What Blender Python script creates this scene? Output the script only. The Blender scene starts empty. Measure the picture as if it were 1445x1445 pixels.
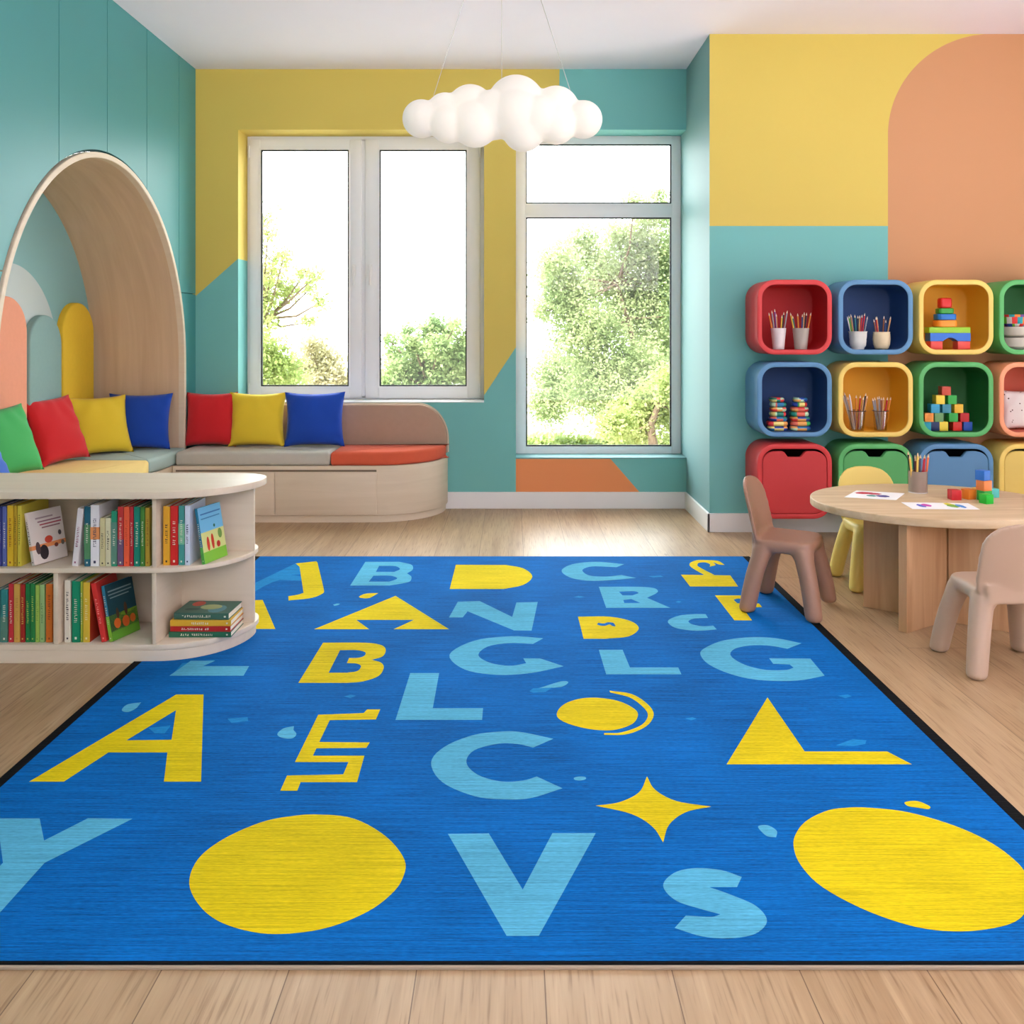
import bpy, bmesh, math, random
from mathutils import Vector, Matrix
from mathutils.geometry import tessellate_polygon
random.seed(7)
sc = bpy.context.scene
COL = sc.collection
F = 1250.0; HX = 723.0; HY = 469.0; CH = 1.2      # lens and eye height measured from the room's perspective
pi = math.pi

def at(px, py, Y): return Vector(((px-HX)/F*Y, Y, CH-(py-HY)/F*Y))
def flo(px, py, z=0.0):
    Y = (CH-z)*F/(py-HY); return Vector(((px-HX)/F*Y, Y, z))
def lin(c):
    r = []
    for v in c[:3]:
        v /= 255.0; r.append(v/12.92 if v <= .04045 else ((v+.055)/1.055)**2.4)
    return (r[0], r[1], r[2], 1.0)

# ------------------------------------------------------------------ materials
class NX:
    def __init__(s, nt, k): s.nt = nt; s.k = k
    def _b(s, o, op, rev=False):
        n = s.nt.nodes.new('ShaderNodeMath'); n.operation = op
        a, b = (o, s) if rev else (s, o)
        for i, v in enumerate((a, b)):
            if isinstance(v, NX): s.nt.links.new(v.k, n.inputs[i])
            else: n.inputs[i].default_value = v
        return NX(s.nt, n.outputs[0])
    def __add__(s, o): return s._b(o, 'ADD')
    def __sub__(s, o): return s._b(o, 'SUBTRACT')
    def __mul__(s, o): return s._b(o, 'MULTIPLY')
    def __lt__(s, o): return s._b(o, 'LESS_THAN')
    def __gt__(s, o): return s._b(o, 'GREATER_THAN')
    def mx(s, o): return s._b(o, 'MAXIMUM')
    def inv(s): return s._b(1.0, 'SUBTRACT', True)

def newmat(name):
    m = bpy.data.materials.new(name); m.use_nodes = True
    nt = m.node_tree; b = nt.nodes['Principled BSDF']
    return m, nt, b
def noise_node(nt, scale, vec=None, detail=3.0, dist=0.0):
    n = nt.nodes.new('ShaderNodeTexNoise'); n.inputs['Scale'].default_value = scale
    n.inputs['Detail'].default_value = detail; n.inputs['Distortion'].default_value = dist
    if vec is not None: nt.links.new(vec, n.inputs['Vector'])
    return n
def mixc(nt, fac, a, b):
    n = nt.nodes.new('ShaderNodeMix'); n.data_type = 'RGBA'
    if hasattr(fac, 'k'): nt.links.new(fac.k, n.inputs[0])
    elif isinstance(fac, (int, float)): n.inputs[0].default_value = fac
    else: nt.links.new(fac, n.inputs[0])
    for i, v in ((6, a), (7, b)):
        if isinstance(v, (tuple, list)): n.inputs[i].default_value = v
        else: nt.links.new(v, n.inputs[i])
    return n.outputs[2]
def coords(nt, kind='Object', scale=(1, 1, 1)):
    if kind == 'World': o = nt.nodes.new('ShaderNodeNewGeometry').outputs['Position']
    else: o = nt.nodes.new('ShaderNodeTexCoord').outputs[kind]
    mp = nt.nodes.new('ShaderNodeMapping'); mp.inputs['Scale'].default_value = scale
    nt.links.new(o, mp.inputs['Vector']); return mp.outputs[0]
_mc = {}
def mat(name, rgb, rough=.55, var=.05, vs=6.0, bump=0.0, bs=200.0, spec=.4, sheen=0.0):
    if name in _mc: return _mc[name]
    m, nt, b = newmat(name); c = lin(rgb)
    v = coords(nt)
    n = noise_node(nt, vs, v)
    d = tuple(max(0, x*(1-var)) for x in c[:3])+(1,); u = tuple(min(1, x*(1+var)) for x in c[:3])+(1,)
    nt.links.new(mixc(nt, n.outputs[0], d, u), b.inputs['Base Color'])
    b.inputs['Roughness'].default_value = rough; b.inputs['Specular IOR Level'].default_value = spec
    if sheen: b.inputs['Sheen Weight'].default_value = sheen
    if bump:
        n2 = noise_node(nt, bs, v); bp = nt.nodes.new('ShaderNodeBump')
        bp.inputs['Strength'].default_value = bump; bp.inputs['Distance'].default_value = .002
        nt.links.new(n2.outputs[0], bp.inputs['Height']); nt.links.new(bp.outputs[0], b.inputs['Normal'])
    _mc[name] = m; return m
def wood(name, c1, c2, scale, rough=.5, kind='Object'):
    m, nt, b = newmat(name)
    v = coords(nt, kind, scale)
    n = noise_node(nt, 1.0, v, 6.0, .6)
    r = nt.nodes.new('ShaderNodeValToRGB'); r.color_ramp.elements[0].position = .32; r.color_ramp.elements[1].position = .68
    r.color_ramp.elements[0].color = lin(c1); r.color_ramp.elements[1].color = lin(c2)
    nt.links.new(n.outputs[0], r.inputs[0]); nt.links.new(r.outputs[0], b.inputs['Base Color'])
    b.inputs['Roughness'].default_value = rough; b.inputs['Specular IOR Level'].default_value = .3
    bp = nt.nodes.new('ShaderNodeBump'); bp.inputs['Strength'].default_value = .08; bp.inputs['Distance'].default_value = .002
    nt.links.new(n.outputs[0], bp.inputs['Height']); nt.links.new(bp.outputs[0], b.inputs['Normal'])
    return m

YEL = (213, 189, 93); TEAL = (116, 184, 179); PEACH = (200, 146, 104)
def painted(name, f, base=TEAL):
    m, nt, b = newmat(name)
    g = nt.nodes.new('ShaderNodeNewGeometry'); s = nt.nodes.new('ShaderNodeSeparateXYZ')
    nt.links.new(g.outputs['Position'], s.inputs[0])
    x, y, z = (NX(nt, s.outputs[i]) for i in range(3))
    c = lin(base)
    for mask, rgb in f(x, y, z): c = mixc(nt, mask, c, lin(rgb))
    n = noise_node(nt, 1.3, g.outputs['Position'])
    dk = nt.nodes.new('ShaderNodeMix'); dk.data_type = 'RGBA'; dk.blend_type = 'MULTIPLY'; dk.inputs[0].default_value = 1
    if isinstance(c, tuple): dk.inputs[6].default_value = c
    else: nt.links.new(c, dk.inputs[6])
    nt.links.new(mixc(nt, n.outputs[0], (.96, .96, .96, 1), (1, 1, 1, 1)), dk.inputs[7])
    nt.links.new(dk.outputs[2], b.inputs['Base Color'])
    b.inputs['Roughness'].default_value = .6; b.inputs['Specular IOR Level'].default_value = .25
    n2 = noise_node(nt, 90, g.outputs['Position']); bp = nt.nodes.new('ShaderNodeBump')
    bp.inputs['Strength'].default_value = .05; bp.inputs['Distance'].default_value = .001
    nt.links.new(n2.outputs[0], bp.inputs['Height']); nt.links.new(bp.outputs[0], b.inputs['Normal'])
    return m
def back_paint(x, y, z):
    left = (x < -1.03)*(z > (x+1.87)*.884+1.7025)
    right = (x > -1.03)*(z > .725)*(z > (x+.193)*1.513+.770)*(x+(z*-.02) < .262)
    oran = (x > .024)*(z < .337)*(x+z*.869 < .963)
    return [(left.mx(right), YEL), (oran, (232, 146, 92))]
def right_paint(x, y, z):
    inside = (x > 2.26)
    cx = (x-2.887)*1.595; cz = (z-2.39)*1.65
    corner = (x < 2.887)*(z > 2.39)*(cx*cx+cz*cz > 1.0)
    peach = inside*corner.inv()
    return [(z > 1.84, YEL), (peach, PEACH)]
M_back = painted('wall_paint_back', back_paint)
M_right = painted('wall_paint_right', right_paint)
M_side = painted('wall_paint_side', lambda x, y, z: [], (122, 162, 163))
M_panel = mat('teal_panel', (72, 146, 146), .45, .03, 2)
M_dark = mat('dark_gap', (40, 84, 84), .8)
M_ceil = mat('ceiling_white', (244, 238, 250), .8, .01)
M_white = mat('white_trim', (232, 230, 228), .45, .01)
M_pvc = mat('white_window_profile', (236, 236, 236), .35, .01)
M_gask = mat('black_gasket', (30, 32, 32), .6)
M_ivory = wood('ivory_wood', (214, 197, 172), (220, 204, 180), (2.2, 2.2, 30), .5)
M_ivoryx = wood('ivory_wood_flat', (220, 204, 180), (226, 211, 188), (2.0, 30, 12), .45)
M_lining = wood('arch_veneer', (200, 170, 138), (212, 184, 152), (18, 2.4, 1.2), .5)
M_table = wood('table_oak', (200, 172, 134), (220, 196, 160), (2, 26, 26), .45)
M_tbase = wood('table_base_oak', (190, 146, 104), (212, 170, 128), (22, 22, 1.6), .5)
M_black = mat('black_hole', (22, 20, 20), .7)

def floor_mat():
    m, nt, b = newmat('oak_plank_floor')
    g = nt.nodes.new('ShaderNodeNewGeometry'); s = nt.nodes.new('ShaderNodeSeparateXYZ')
    nt.links.new(g.outputs['Position'], s.inputs[0])
    x, y = NX(nt, s.outputs[0]), NX(nt, s.outputs[1])
    cb = nt.nodes.new('ShaderNodeCombineXYZ')
    nt.links.new((y+3.47).k, cb.inputs[0]); nt.links.new((x+4.74).k, cb.inputs[1])
    br = nt.nodes.new('ShaderNodeTexBrick'); nt.links.new(cb.outputs[0], br.inputs['Vector'])
    br.offset = .37; br.inputs['Scale'].default_value = 1; br.inputs['Brick Width'].default_value = 2.6
    br.inputs['Row Height'].default_value = .24; br.inputs['Mortar Size'].default_value = .0012
    br.inputs['Mortar Smooth'].default_value = .1
    br.inputs['Color1'].default_value = (0, 0, 0, 1); br.inputs['Color2'].default_value = (1, 1, 1, 1)
    # grain, offset per plank
    cb2 = nt.nodes.new('ShaderNodeCombineXYZ')
    bw = nt.nodes.new('ShaderNodeRGBToBW'); nt.links.new(br.outputs['Color'], bw.inputs[0])
    br.inputs['Mortar'].default_value = (.5, .5, .5, 1)
    bwx = NX(nt, bw.outputs[0])
    nt.links.new((x*16.0+bwx*37.0).k, cb2.inputs[0]); nt.links.new((y*1.1+bwx*11.0).k, cb2.inputs[1])
    n1 = noise_node(nt, 1.0, cb2.outputs[0], 5, 1.2)
    cb3 = nt.nodes.new('ShaderNodeCombineXYZ')
    nt.links.new((x*140.0+bwx*37.0).k, cb3.inputs[0]); nt.links.new((y*6.0+bwx*11.0).k, cb3.inputs[1])
    n2 = noise_node(nt, 1.0, cb3.outputs[0], 3, .3)
    r = nt.nodes.new('ShaderNodeValToRGB')
    r.color_ramp.elements[0].position = .3; r.color_ramp.elements[0].color = lin((164, 130, 92))
    r.color_ramp.elements[1].position = .66; r.color_ramp.elements[1].color = lin((197, 166, 128))
    nt.links.new(n1.outputs[0], r.inputs[0])
    c = mixc(nt, n2.outputs[0], lin((132, 100, 68)), r.outputs[0])
    c = mixc(nt, .8, r.outputs[0], c)
    tone = mixc(nt, (bwx*.30+.04), c, lin((203, 174, 136)))
    st = nt.nodes.new('ShaderNodeMapRange'); st.inputs['From Min'].default_value = .30; st.inputs['From Max'].default_value = .44; st.inputs['To Min'].default_value = .55; st.inputs['To Max'].default_value = 0
    nt.links.new(n2.outputs[0], st.inputs['Value'])
    tone = mixc(nt, st.outputs[0], tone, lin((128, 94, 60)))
    # knots
    v = nt.nodes.new('ShaderNodeTexVoronoi'); v.inputs['Scale'].default_value = 1.0
    cb4 = nt.nodes.new('ShaderNodeCombineXYZ')
    nt.links.new((x*3.2).k, cb4.inputs[0]); nt.links.new((y*1.3).k, cb4.inputs[1]); nt.links.new(cb4.outputs[0], v.inputs['Vector'])
    kn = NX(nt, v.outputs['Distance']) < .035
    tone = mixc(nt, kn*.5, tone, lin((120, 84, 52)))
    c2 = mixc(nt, br.outputs['Fac'], tone, lin((110, 82, 56)))
    nt.links.new(c2, b.inputs['Base Color'])
    b.inputs['Roughness'].default_value = .38; b.inputs['Specular IOR Level'].default_value = .6
    bp = nt.nodes.new('ShaderNodeBump'); bp.inputs['Strength'].default_value = .12; bp.inputs['Distance'].default_value = .002
    nt.links.new(n2.outputs[0], bp.inputs['Height']); nt.links.new(bp.outputs[0], b.inputs['Normal'])
    return m
def rug_mat(name, rgb, var=.16):
    m, nt, b = newmat(name); c = lin(rgb)
    v = coords(nt, 'World', (5, 210, 1)); n = noise_node(nt, 1.0, v, 2, .2)
    v2 = coords(nt, 'World', (60, 420, 1)); n2 = noise_node(nt, 1.0, v2, 2)
    v3 = coords(nt, 'World', (1, 1, 1)); n3 = noise_node(nt, 2.2, v3, 3)
    s = NX(nt, n.outputs[0])*.5+NX(nt, n2.outputs[0])*.38+NX(nt, n3.outputs[0])*.27
    r = nt.nodes.new('ShaderNodeValToRGB')
    r.color_ramp.elements[0].position = .42; r.color_ramp.elements[1].position = .72
    r.color_ramp.elements[0].color = tuple(x*(1-var*2.2) for x in c[:3])+(1,)
    r.color_ramp.elements[1].color = tuple(min(1, x*(1+var)) for x in c[:3])+(1,)
    nt.links.new(s.k, r.inputs[0]); nt.links.new(r.outputs[0], b.inputs['Base Color'])
    b.inputs['Roughness'].default_value = .9; b.inputs['Specular IOR Level'].default_value = .1
    bp = nt.nodes.new('ShaderNodeBump'); bp.inputs['Strength'].default_value = .5; bp.inputs['Distance'].default_value = .003
    nt.links.new((NX(nt, n.outputs[0])+NX(nt, n2.outputs[0])*.6).k, bp.inputs['Height']); nt.links.new(bp.outputs[0], b.inputs['Normal'])
    return m

# ------------------------------------------------------------------ mesh builder
class MB:
    def __init__(s): s.bm = bmesh.new()
    def faces(s, vs, fs, mi=0):
        bv = [s.bm.verts.new(v) for v in vs]; out = []
        for f in fs:
            try: fa = s.bm.faces.new([bv[i] for i in f]); fa.material_index = mi; out.append(fa)
            except ValueError: pass
        return out
    def box(s, x0, x1, y0, y1, z0, z1, bev=0.0, mi=0, seg=2, M=None):
        t = bmesh.new(); bmesh.ops.create_cube(t, size=1)
        for v in t.verts: v.co = Vector(((x0+x1)/2+v.co.x*(x1-x0), (y0+y1)/2+v.co.y*(y1-y0), (z0+z1)/2+v.co.z*(z1-z0)))
        if bev: bmesh.ops.bevel(t, geom=t.edges[:], offset=bev, segments=seg, profile=.5, affect='EDGES')
        s.merge(t, mi, M); t.free(); return s
    def merge(s, t, mi=0, M=None):
        mp = {}
        for v in t.verts: mp[v.index if False else v] = s.bm.verts.new(M @ v.co if M else v.co)
        for f in t.faces:
            nf = s.bm.faces.new([mp[v] for v in f.verts]); nf.material_index = mi
    def loft(s, loops, cap0=True, cap1=True, mi=0, closed=True, mis=None):
        rows = [[s.bm.verts.new(p) for p in L] for L in loops]; n = len(loops[0])
        for k in range(len(rows)-1):
            a, b = rows[k], rows[k+1]
            for i in range(n if closed else n-1):
                j = (i+1) % n
                f = s.bm.faces.new((a[i], a[j], b[j], b[i])); f.material_index = mis[k] if mis else mi
        if cap0: f = s.bm.faces.new(list(reversed(rows[0]))); f.material_index = mis[0] if mis else mi
        if cap1: f = s.bm.faces.new(rows[-1]); f.material_index = mis[-1] if mis else mi
        return s
    def tube(s, p0, p1, r0, r1=None, n=10, mi=0):
        r1 = r0 if r1 is None else r1
        p0, p1 = Vector(p0), Vector(p1); d = (p1-p0).normalized()
        u = d.orthogonal().normalized(); w = d.cross(u)
        L = [[p+(u*math.cos(2*pi*i/n)+w*math.sin(2*pi*i/n))*r for i in range(n)] for p, r in ((p0, r0), (p1, r1))]
        return s.loft(L, mi=mi)
    def lathe(s, prof, c=(0, 0, 0), n=32, mi=0, cap=True, mis=None):
        c = Vector(c)
        L = [[c+Vector((r*math.cos(2*pi*i/n), r*math.sin(2*pi*i/n), z)) for i in range(n)] for r, z in prof]
        return s.loft(L, cap, cap, mi, mis=mis)
    def prism(s, outl, z0, z1, r=0.0, mi=0, seg=3):
        """outline (counter-clockwise, xy) extruded with rounded top and bottom edges"""
        L = []
        if r:
            for k in range(seg+1):
                a = pi/2*k/seg; L.append([Vector((p[0], p[1], z0+r-r*math.sin(pi/2-a)+0)) for p in inset(outl, r-r*math.sin(a))])
            for k in range(seg+1):
                a = pi/2*k/seg; L.append([Vector((p[0], p[1], z1-r+r*math.sin(a))) for p in inset(outl, r-r*math.cos(a))])
        else: L = [[Vector((p[0], p[1], z)) for p in outl] for z in (z0, z1)]
        return s.loft(L, mi=mi)
def inset(outl, d):
    if abs(d) < 1e-9: return outl
    n = len(outl); res = []
    for i in range(n):
        a, b, c = (Vector(outl[(i+k-1) % n][:2]) for k in range(3))
        e1 = (b-a).normalized(); e2 = (c-b).normalized()
        n1 = Vector((-e1.y, e1.x)); n2 = Vector((-e2.y, e2.x)); m = (n1+n2)
        if m.length < 1e-6: m = n1
        m.normalize(); k = d/max(.3, m.dot(n1)); res.append((b.x+m.x*k, b.y+m.y*k))
    return res
def obj(name, mb, m, parent=None, world=True, smooth=True, ang=40, label=None, recalc=True):
    me = bpy.data.meshes.new(name)
    if recalc: bmesh.ops.recalc_face_normals(mb.bm, faces=mb.bm.faces[:])
    if parent is not None and world:
        for v in mb.bm.verts: v.co -= parent_world(parent)
    mb.bm.to_mesh(me); mb.bm.free()
    for x in (m if isinstance(m, (list, tuple)) else [m]): me.materials.append(x)
    if smooth: me.shade_smooth(); me.set_sharp_from_angle(angle=math.radians(ang))
    o = bpy.data.objects.new(name, me); COL.objects.link(o)
    if parent is not None: o.parent = parent
    if label: o['label'] = label
    return o
def parent_world(p):
    v = Vector(p.location); q = p.parent
    while q: v += Vector(q.location); q = q.parent
    return v
def tag(o, label, cat, group=None, kind=None):
    if label: o['label'] = label
    if cat: o['category'] = cat
    if group: o['group'] = group
    if kind: o['kind'] = kind
    return o
def thing(name, label, cat, loc=(0, 0, 0), rot=(0, 0, 0), group=None):
    o = bpy.data.objects.new(name, None); COL.objects.link(o); o.location = loc; o.rotation_euler = rot
    o.empty_display_size = .1
    return tag(o, label, cat, group)
def solo(name, mb, m, label, cat, group=None, smooth=True, ang=40):
    vs = mb.bm.verts; xs = [v.co.x for v in vs]; ys = [v.co.y for v in vs]; z = min(v.co.z for v in vs)
    c = Vector(((min(xs)+max(xs))/2, (min(ys)+max(ys))/2, z))
    for v in vs: v.co -= c
    o = obj(name, mb, m, None, smooth=smooth, ang=ang); o.location = c
    return tag(o, label, cat, group)
def struct(name, mb, m, smooth=False, label=None):
    o = obj(name, mb, m, None, smooth=smooth); o['kind'] = 'structure'
    if label: o['label'] = label
    return o
def sempty(name, loc, label=None):
    o = bpy.data.objects.new(name, None); COL.objects.link(o); o.location = loc; o['kind'] = 'structure'
    if label: o['label'] = label
    return o
def copy_tree(o, parent=None):
    c = o.copy(); COL.objects.link(c)
    if parent: c.parent = parent
    for ch in list(o.children): copy_tree(ch, c)
    return c
def rrect(w, h, r, n=8):
    """rounded rectangle, half sizes w h, counter-clockwise"""
    P = []
    for cx, cy, a0 in ((w-r, h-r, 0), (-w+r, h-r, pi/2), (-w+r, -h+r, pi), (w-r, -h+r, 1.5*pi)):
        for k in range(n+1):
            a = a0+pi/2*k/n; P.append((cx+r*math.cos(a), cy+r*math.sin(a)))
    return P
def remeshed(mb, voxel, smooth_it, sub=0):
    me = bpy.data.meshes.new('t'); mb.bm.to_mesh(me); mb.bm.free()
    o = bpy.data.objects.new('t', me); COL.objects.link(o)
    r = o.modifiers.new('r', 'REMESH'); r.mode = 'VOXEL'; r.voxel_size = voxel
    s = o.modifiers.new('s', 'SMOOTH'); s.factor = .5; s.iterations = smooth_it
    dg = bpy.context.evaluated_depsgraph_get(); dg.update()
    res = bpy.data.meshes.new_from_object(o.evaluated_get(dg))
    bpy.data.objects.remove(o); return res

# ================================================================== ROOM
H = 2.995; XL = -2.16; YB = 6.04; YR = 5.33; XS = 1.187; XR = 4.3; Y0 = -3.2
mb = MB(); mb.box(XL-.75, XR, Y0, YB+.3, -.1, 0); struct('floor', mb, floor_mat())
mb = MB(); mb.box(XL-.75, XR+.1, Y0, YB+.3, H, H+.15); struct('ceiling', mb, M_ceil)
# back wall with two window openings
W1 = (-1.87, -.193, .7216, 2.582); W2 = (.024, XS, .34, 2.582)
mb = MB(); yb0, yb1 = YB, YB+.32
def wb(x0, x1, z0, z1): mb.box(x0, x1, yb0, yb1, z0, z1)
wb(XL-.7, W1[0], 0, H); wb(W1[0], W1[1], 0, W1[2]); wb(W1[0], W1[1], W1[3], H)
wb(W1[1], W2[0], 0, H); wb(W2[0], XS, 0, W2[2]); wb(W2[0], XS, W2[3], H)
struct('wall_back', mb, M_back)
mb = MB(); mb.box(XS, XR+.1, YR, YR+.15, 0, H); struct('wall_right', mb, M_right)
mb = MB(); mb.box(XS, XS+.15, YR+.151, yb1, 0, H)
mb.faces([(XS, YR, 0), (XS, YR+.151, 0), (XS, YR+.151, H), (XS, YR, H)], [(0, 1, 2, 3)])
for v in mb.bm.verts:
    if abs(v.co.x-XS) < 1e-6: v.co.x -= .0005
struct('wall_recess_side', mb, M_side)
mb = MB(); mb.box(XR, XR+.1, 4.2, YR, 0, H); struct('wall_far_right', mb, M_right)
mb = MB(); mb.box(XL-.75, XR+.1, Y0-.1, Y0, 1.95, H); struct('added_header_front', mb, M_ceil)  # added header out of view, cuts light on the near floor and right wall
mb = MB(); mb.box(XR, XR+.1, Y0, 4.2, 1.95, H); struct('added_header_far_right', mb, M_ceil).name = 'added_header_right'  # second added header, trims light through the open right side
BBH = .113
mb = MB(); mb.box(-.46, XS, YB-.015, YB, 0, BBH, .003); struct('baseboard_back', mb, M_white)
mb = MB(); mb.box(XS-.015, XS, YR-.015, YB-.015, 0, BBH, .003); struct('baseboard_recess', mb, M_white)
mb = MB(); mb.box(XS-.015, XR, YR-.015, YR, 0, BBH, .003); struct('baseboard_right', mb, M_white)

# ---- left wall: cabinet panels around the arch
AYC, AA, AZS, AZT = 4.76, 1.085, 1.0, 2.15
def arch_z(y, g=0.0):
    u = (y-AYC)/(AA+g)
    return -1 if abs(u) >= 1 else AZS+(AZT-AZS+g)*math.sqrt(1-u*u)
wl = sempty('wall_left', (XL, 3, 0))
seams = [6.04, 5.74, 5.235, 4.725, 4.22, 3.71, 3.2, 2.69, 2.18, 1.67, 1.16, .65, .14, -.37, -.88, -1.39, -1.9, -2.41, -3.2]
G = .003
def strips(mb, y0, y1, z0, z1, x, g):
    ys = [y0]; n = max(1, int((y1-y0)/.01)); ys = [y0+(y1-y0)*i/n for i in range(n+1)]
    ys += [AYC-AA-g, AYC+AA+g]; ys = sorted(set(v for v in ys if y0 <= v <= y1))
    for a, b in zip(ys, ys[1:]):
        m_ = (a+b)/2
        za = max(z0, arch_z(a, g)); zb = max(z0, arch_z(b, g))
        if abs(m_-AYC) < AA+g:
            za = max(za, AZS if arch_z(a, g) < 0 else za); zb = max(zb, AZS if arch_z(b, g) < 0 else zb)
        if za >= z1 and zb >= z1: continue
        za, zb = min(za, z1), min(zb, z1)
        mb.faces([(x, a, za), (x, b, zb), (x, b, z1), (x, a, z1)], [(0, 1, 2, 3)])
for y1, y0 in zip(seams, seams[1:]):
    for z0, z1 in ((0, 1.46), (1.46, H)):
        mb = MB(); strips(mb, y0+G, y1-G if y1 < 6 else y1, z0+(G if z0 else 0), z1-(G if z1 < 2 else 0), XL, .012)
        if len(mb.bm.faces) == 0: mb.bm.free(); continue
        bmesh.ops.remove_doubles(mb.bm, verts=mb.bm.verts[:], dist=1e-5)
        r = bmesh.ops.extrude_face_region(mb.bm, geom=mb.bm.faces[:])
        for v in r['geom']:
            if isinstance(v, bmesh.types.BMVert): v.co.x -= .012
        obj('wall_panel', mb, M_panel, wl, smooth=False)
mb = MB(); strips(mb, Y0, YB, 0, H, XL-.02, .0); obj('wall_backing', mb, M_dark, wl, smooth=False)
# arch niche
def arch_curve(off, n=56, zb=.0):
    a = AA-off; b = AZT-AZS-off; P = [(AYC-a, zb), (AYC-a, AZS*.5), ]
    for k in range(n+1):
        t = pi-pi*k/n; P.append((AYC+a*math.cos(t), AZS+b*math.sin(t)))
    P += [(AYC+a, AZS*.5), (AYC+a, zb)]
    return P
XN = -2.756
nk = thing('reading_nook_arch', 'tall ivory-edged arched alcove lined in light wood veneer, set in the teal cabinet wall', 'alcove', (XL, AYC, 0))
mb = MB(); o1, o2 = arch_curve(0), arch_curve(.03)
L = [[Vector((x, p[0], p[1])) for p in c] for x, c in ((XL-.02, o1), (XL+.006, o1), (XL+.009, arch_curve(.003)), (XL+.009, arch_curve(.027)), (XL+.006, o2), (XL-.03, o2))]
mb.loft(L, False, False, closed=False); obj('arch_rim', mb, M_ivory, nk)
mb = MB(); L = [[Vector((x, p[0], p[1])) for p in c] for x, c in ((XL-.03, o2), (XN, o2))]
mb.loft(L, False, False, closed=False); obj('arch_lining', mb, M_lining, nk)
def mural(x, y, z):
    # pale half-round painted on the alcove's back wall
    dy = (y-4.86)*1.93; dz = (z-1.0)*1.72
    return [((dy*dy+dz*dz) < 1.0, (196, 208, 206))]
M_mural = painted('alcove_mural', mural, (140, 186, 186))
mb = MB(); mb.box(XN-.05, XN, AYC-AA-.05, AYC+AA+.05, 0, AZT+.05); obj('back_panel', mb, M_mural, nk, smooth=False)

# ---- upholstered pads inside the alcove
def wall_pad(y0, y1, top, m, lab):
    r = (y1-y0)/2; c = (y0+y1)/2; P = [(y1, .40)]
    for k in range(25):
        a = pi*k/24; P.append((c+r*math.cos(a), top-r+r*math.sin(a)))
    P.append((y0, .40))
    mb = MB(); t = .045; e = .012; L = []
    for k in range(4):
        a = pi/2*k/3; q = inset(P, e-e*math.cos(a)) if k else P
        L.append([Vector((XN+t-e+e*math.sin(a), p[0], p[1])) for p in q])
    L = [[Vector((XN+.001, p[0], p[1])) for p in P]]+L
    mb.loft(L); solo('wall_cushion', mb, m, lab, 'wall cushion', 'rounded pads on the alcove wall')
wall_pad(4.565, 4.955, 1.395, mat('pad_peach', (232, 160, 132), .95, .04, 40, .3, 400, .1), 'peach round-topped upholstered wall pad in the alcove')
wall_pad(4.975, 5.335, 1.30, mat('pad_sage', (140, 172, 168), .95, .04, 40, .3, 400, .1), 'grey-green round-topped upholstered wall pad, shorter than its neighbours')
wall_pad(5.35, 5.745, 1.385, mat('pad_yellow', (232, 192, 62), .95, .04, 40, .3, 400, .1), 'mustard yellow round-topped upholstered wall pad near the alcove corner')

# ---- corner bench
BZ = .3585; CZ = .447
def qarc(cx, cy, rx, ry, a0, a1, n=16): return [(cx+rx*math.cos(a0+(a1-a0)*k/n), cy+ry*math.sin(a0+(a1-a0)*k/n)) for k in range(n+1)]
bench = thing('corner_bench', 'ivory built-in L-shaped storage bench running from the alcove under the left window', 'bench', (-1.3, 5.8, 0))
def bench_outline(g=0.0, lx=0.0):
    return ([(XL+.02, YB-.005), (XL+.02, 5.58-g)][::1]
            + [(-.88, 5.58-g)] + qarc(-.88, 5.58-g+.43, .44+g, .43, -pi/2, 0)[1:] + [(-.44+g, YB-.005)])
mb = MB(); mb.prism(bench_outline(0), .045, BZ, .004)
obj('body', mb, M_ivory, bench)
mb = MB(); mb.prism(bench_outline(-.012), 0, .046); obj('plinth', mb, M_ivory, bench)
def left_outline(g=0):
    return [(XN+.003, 5.79), (XN+.003, 3.72), (-1.98, 3.72), (-1.93, 4.3), (-1.99+g, 4.80), (-2.08+g, 5.03), (-2.145+g, 5.24), (-2.145+g, 5.56), (-2.145+g, 5.79)]
mb = MB(); mb.prism(left_outline(), 0, BZ, .004); obj('alcove_body', mb, M_ivory, bench)
for x0, x1 in ((-2.10, -1.499), (-1.494, -.856)):
    mb = MB(); mb.box(x0, x1, 5.5735, 5.585, .055, .318, .002); obj('drawer_front', mb, M_ivory, bench)
mb = MB(); mb.box(-2.12, -.856, 5.5785, 5.581, .322, .334); obj('groove_shade_strip', mb, mat('groove_shade', (120, 104, 84), .7), bench)  # dark strip laid on the front for the shade of the finger groove
def fabric(n, rgb): return mat(n, rgb, .95, .05, 30, .35, 500, .1, .1)
def seat_pad(outl, m, lab):
    mb = MB(); mb.prism(outl, BZ+.001, CZ, .022, seg=4)
    return solo('seat_cushion', mb, m, lab, 'seat cushion', None, ang=60)
def rnd(P, r=.015, n=3):
    out = []; N = len(P)
    for i in range(N):
        a, b, c = Vector(P[i-1]), Vector(P[i]), Vector(P[(i+1) % N])
        rr = min(r, (b-a).length*.4, (c-b).length*.4)
        p, q = b+(a-b).normalized()*rr, b+(c-b).normalized()*rr
        for k in range(n+1):
            t = k/n; v = p*(1-t)**2+b*2*t*(1-t)+q*t*t; out.append((v.x, v.y))
    return out
seat_pad(rnd([(-2.122, 5.575), (-1.149, 5.575), (-1.149, 5.955), (-2.122, 5.955)]), fabric('seat_grey', (190, 186, 174)), 'grey-beige seat cushion on the bench below the left window')
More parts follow.
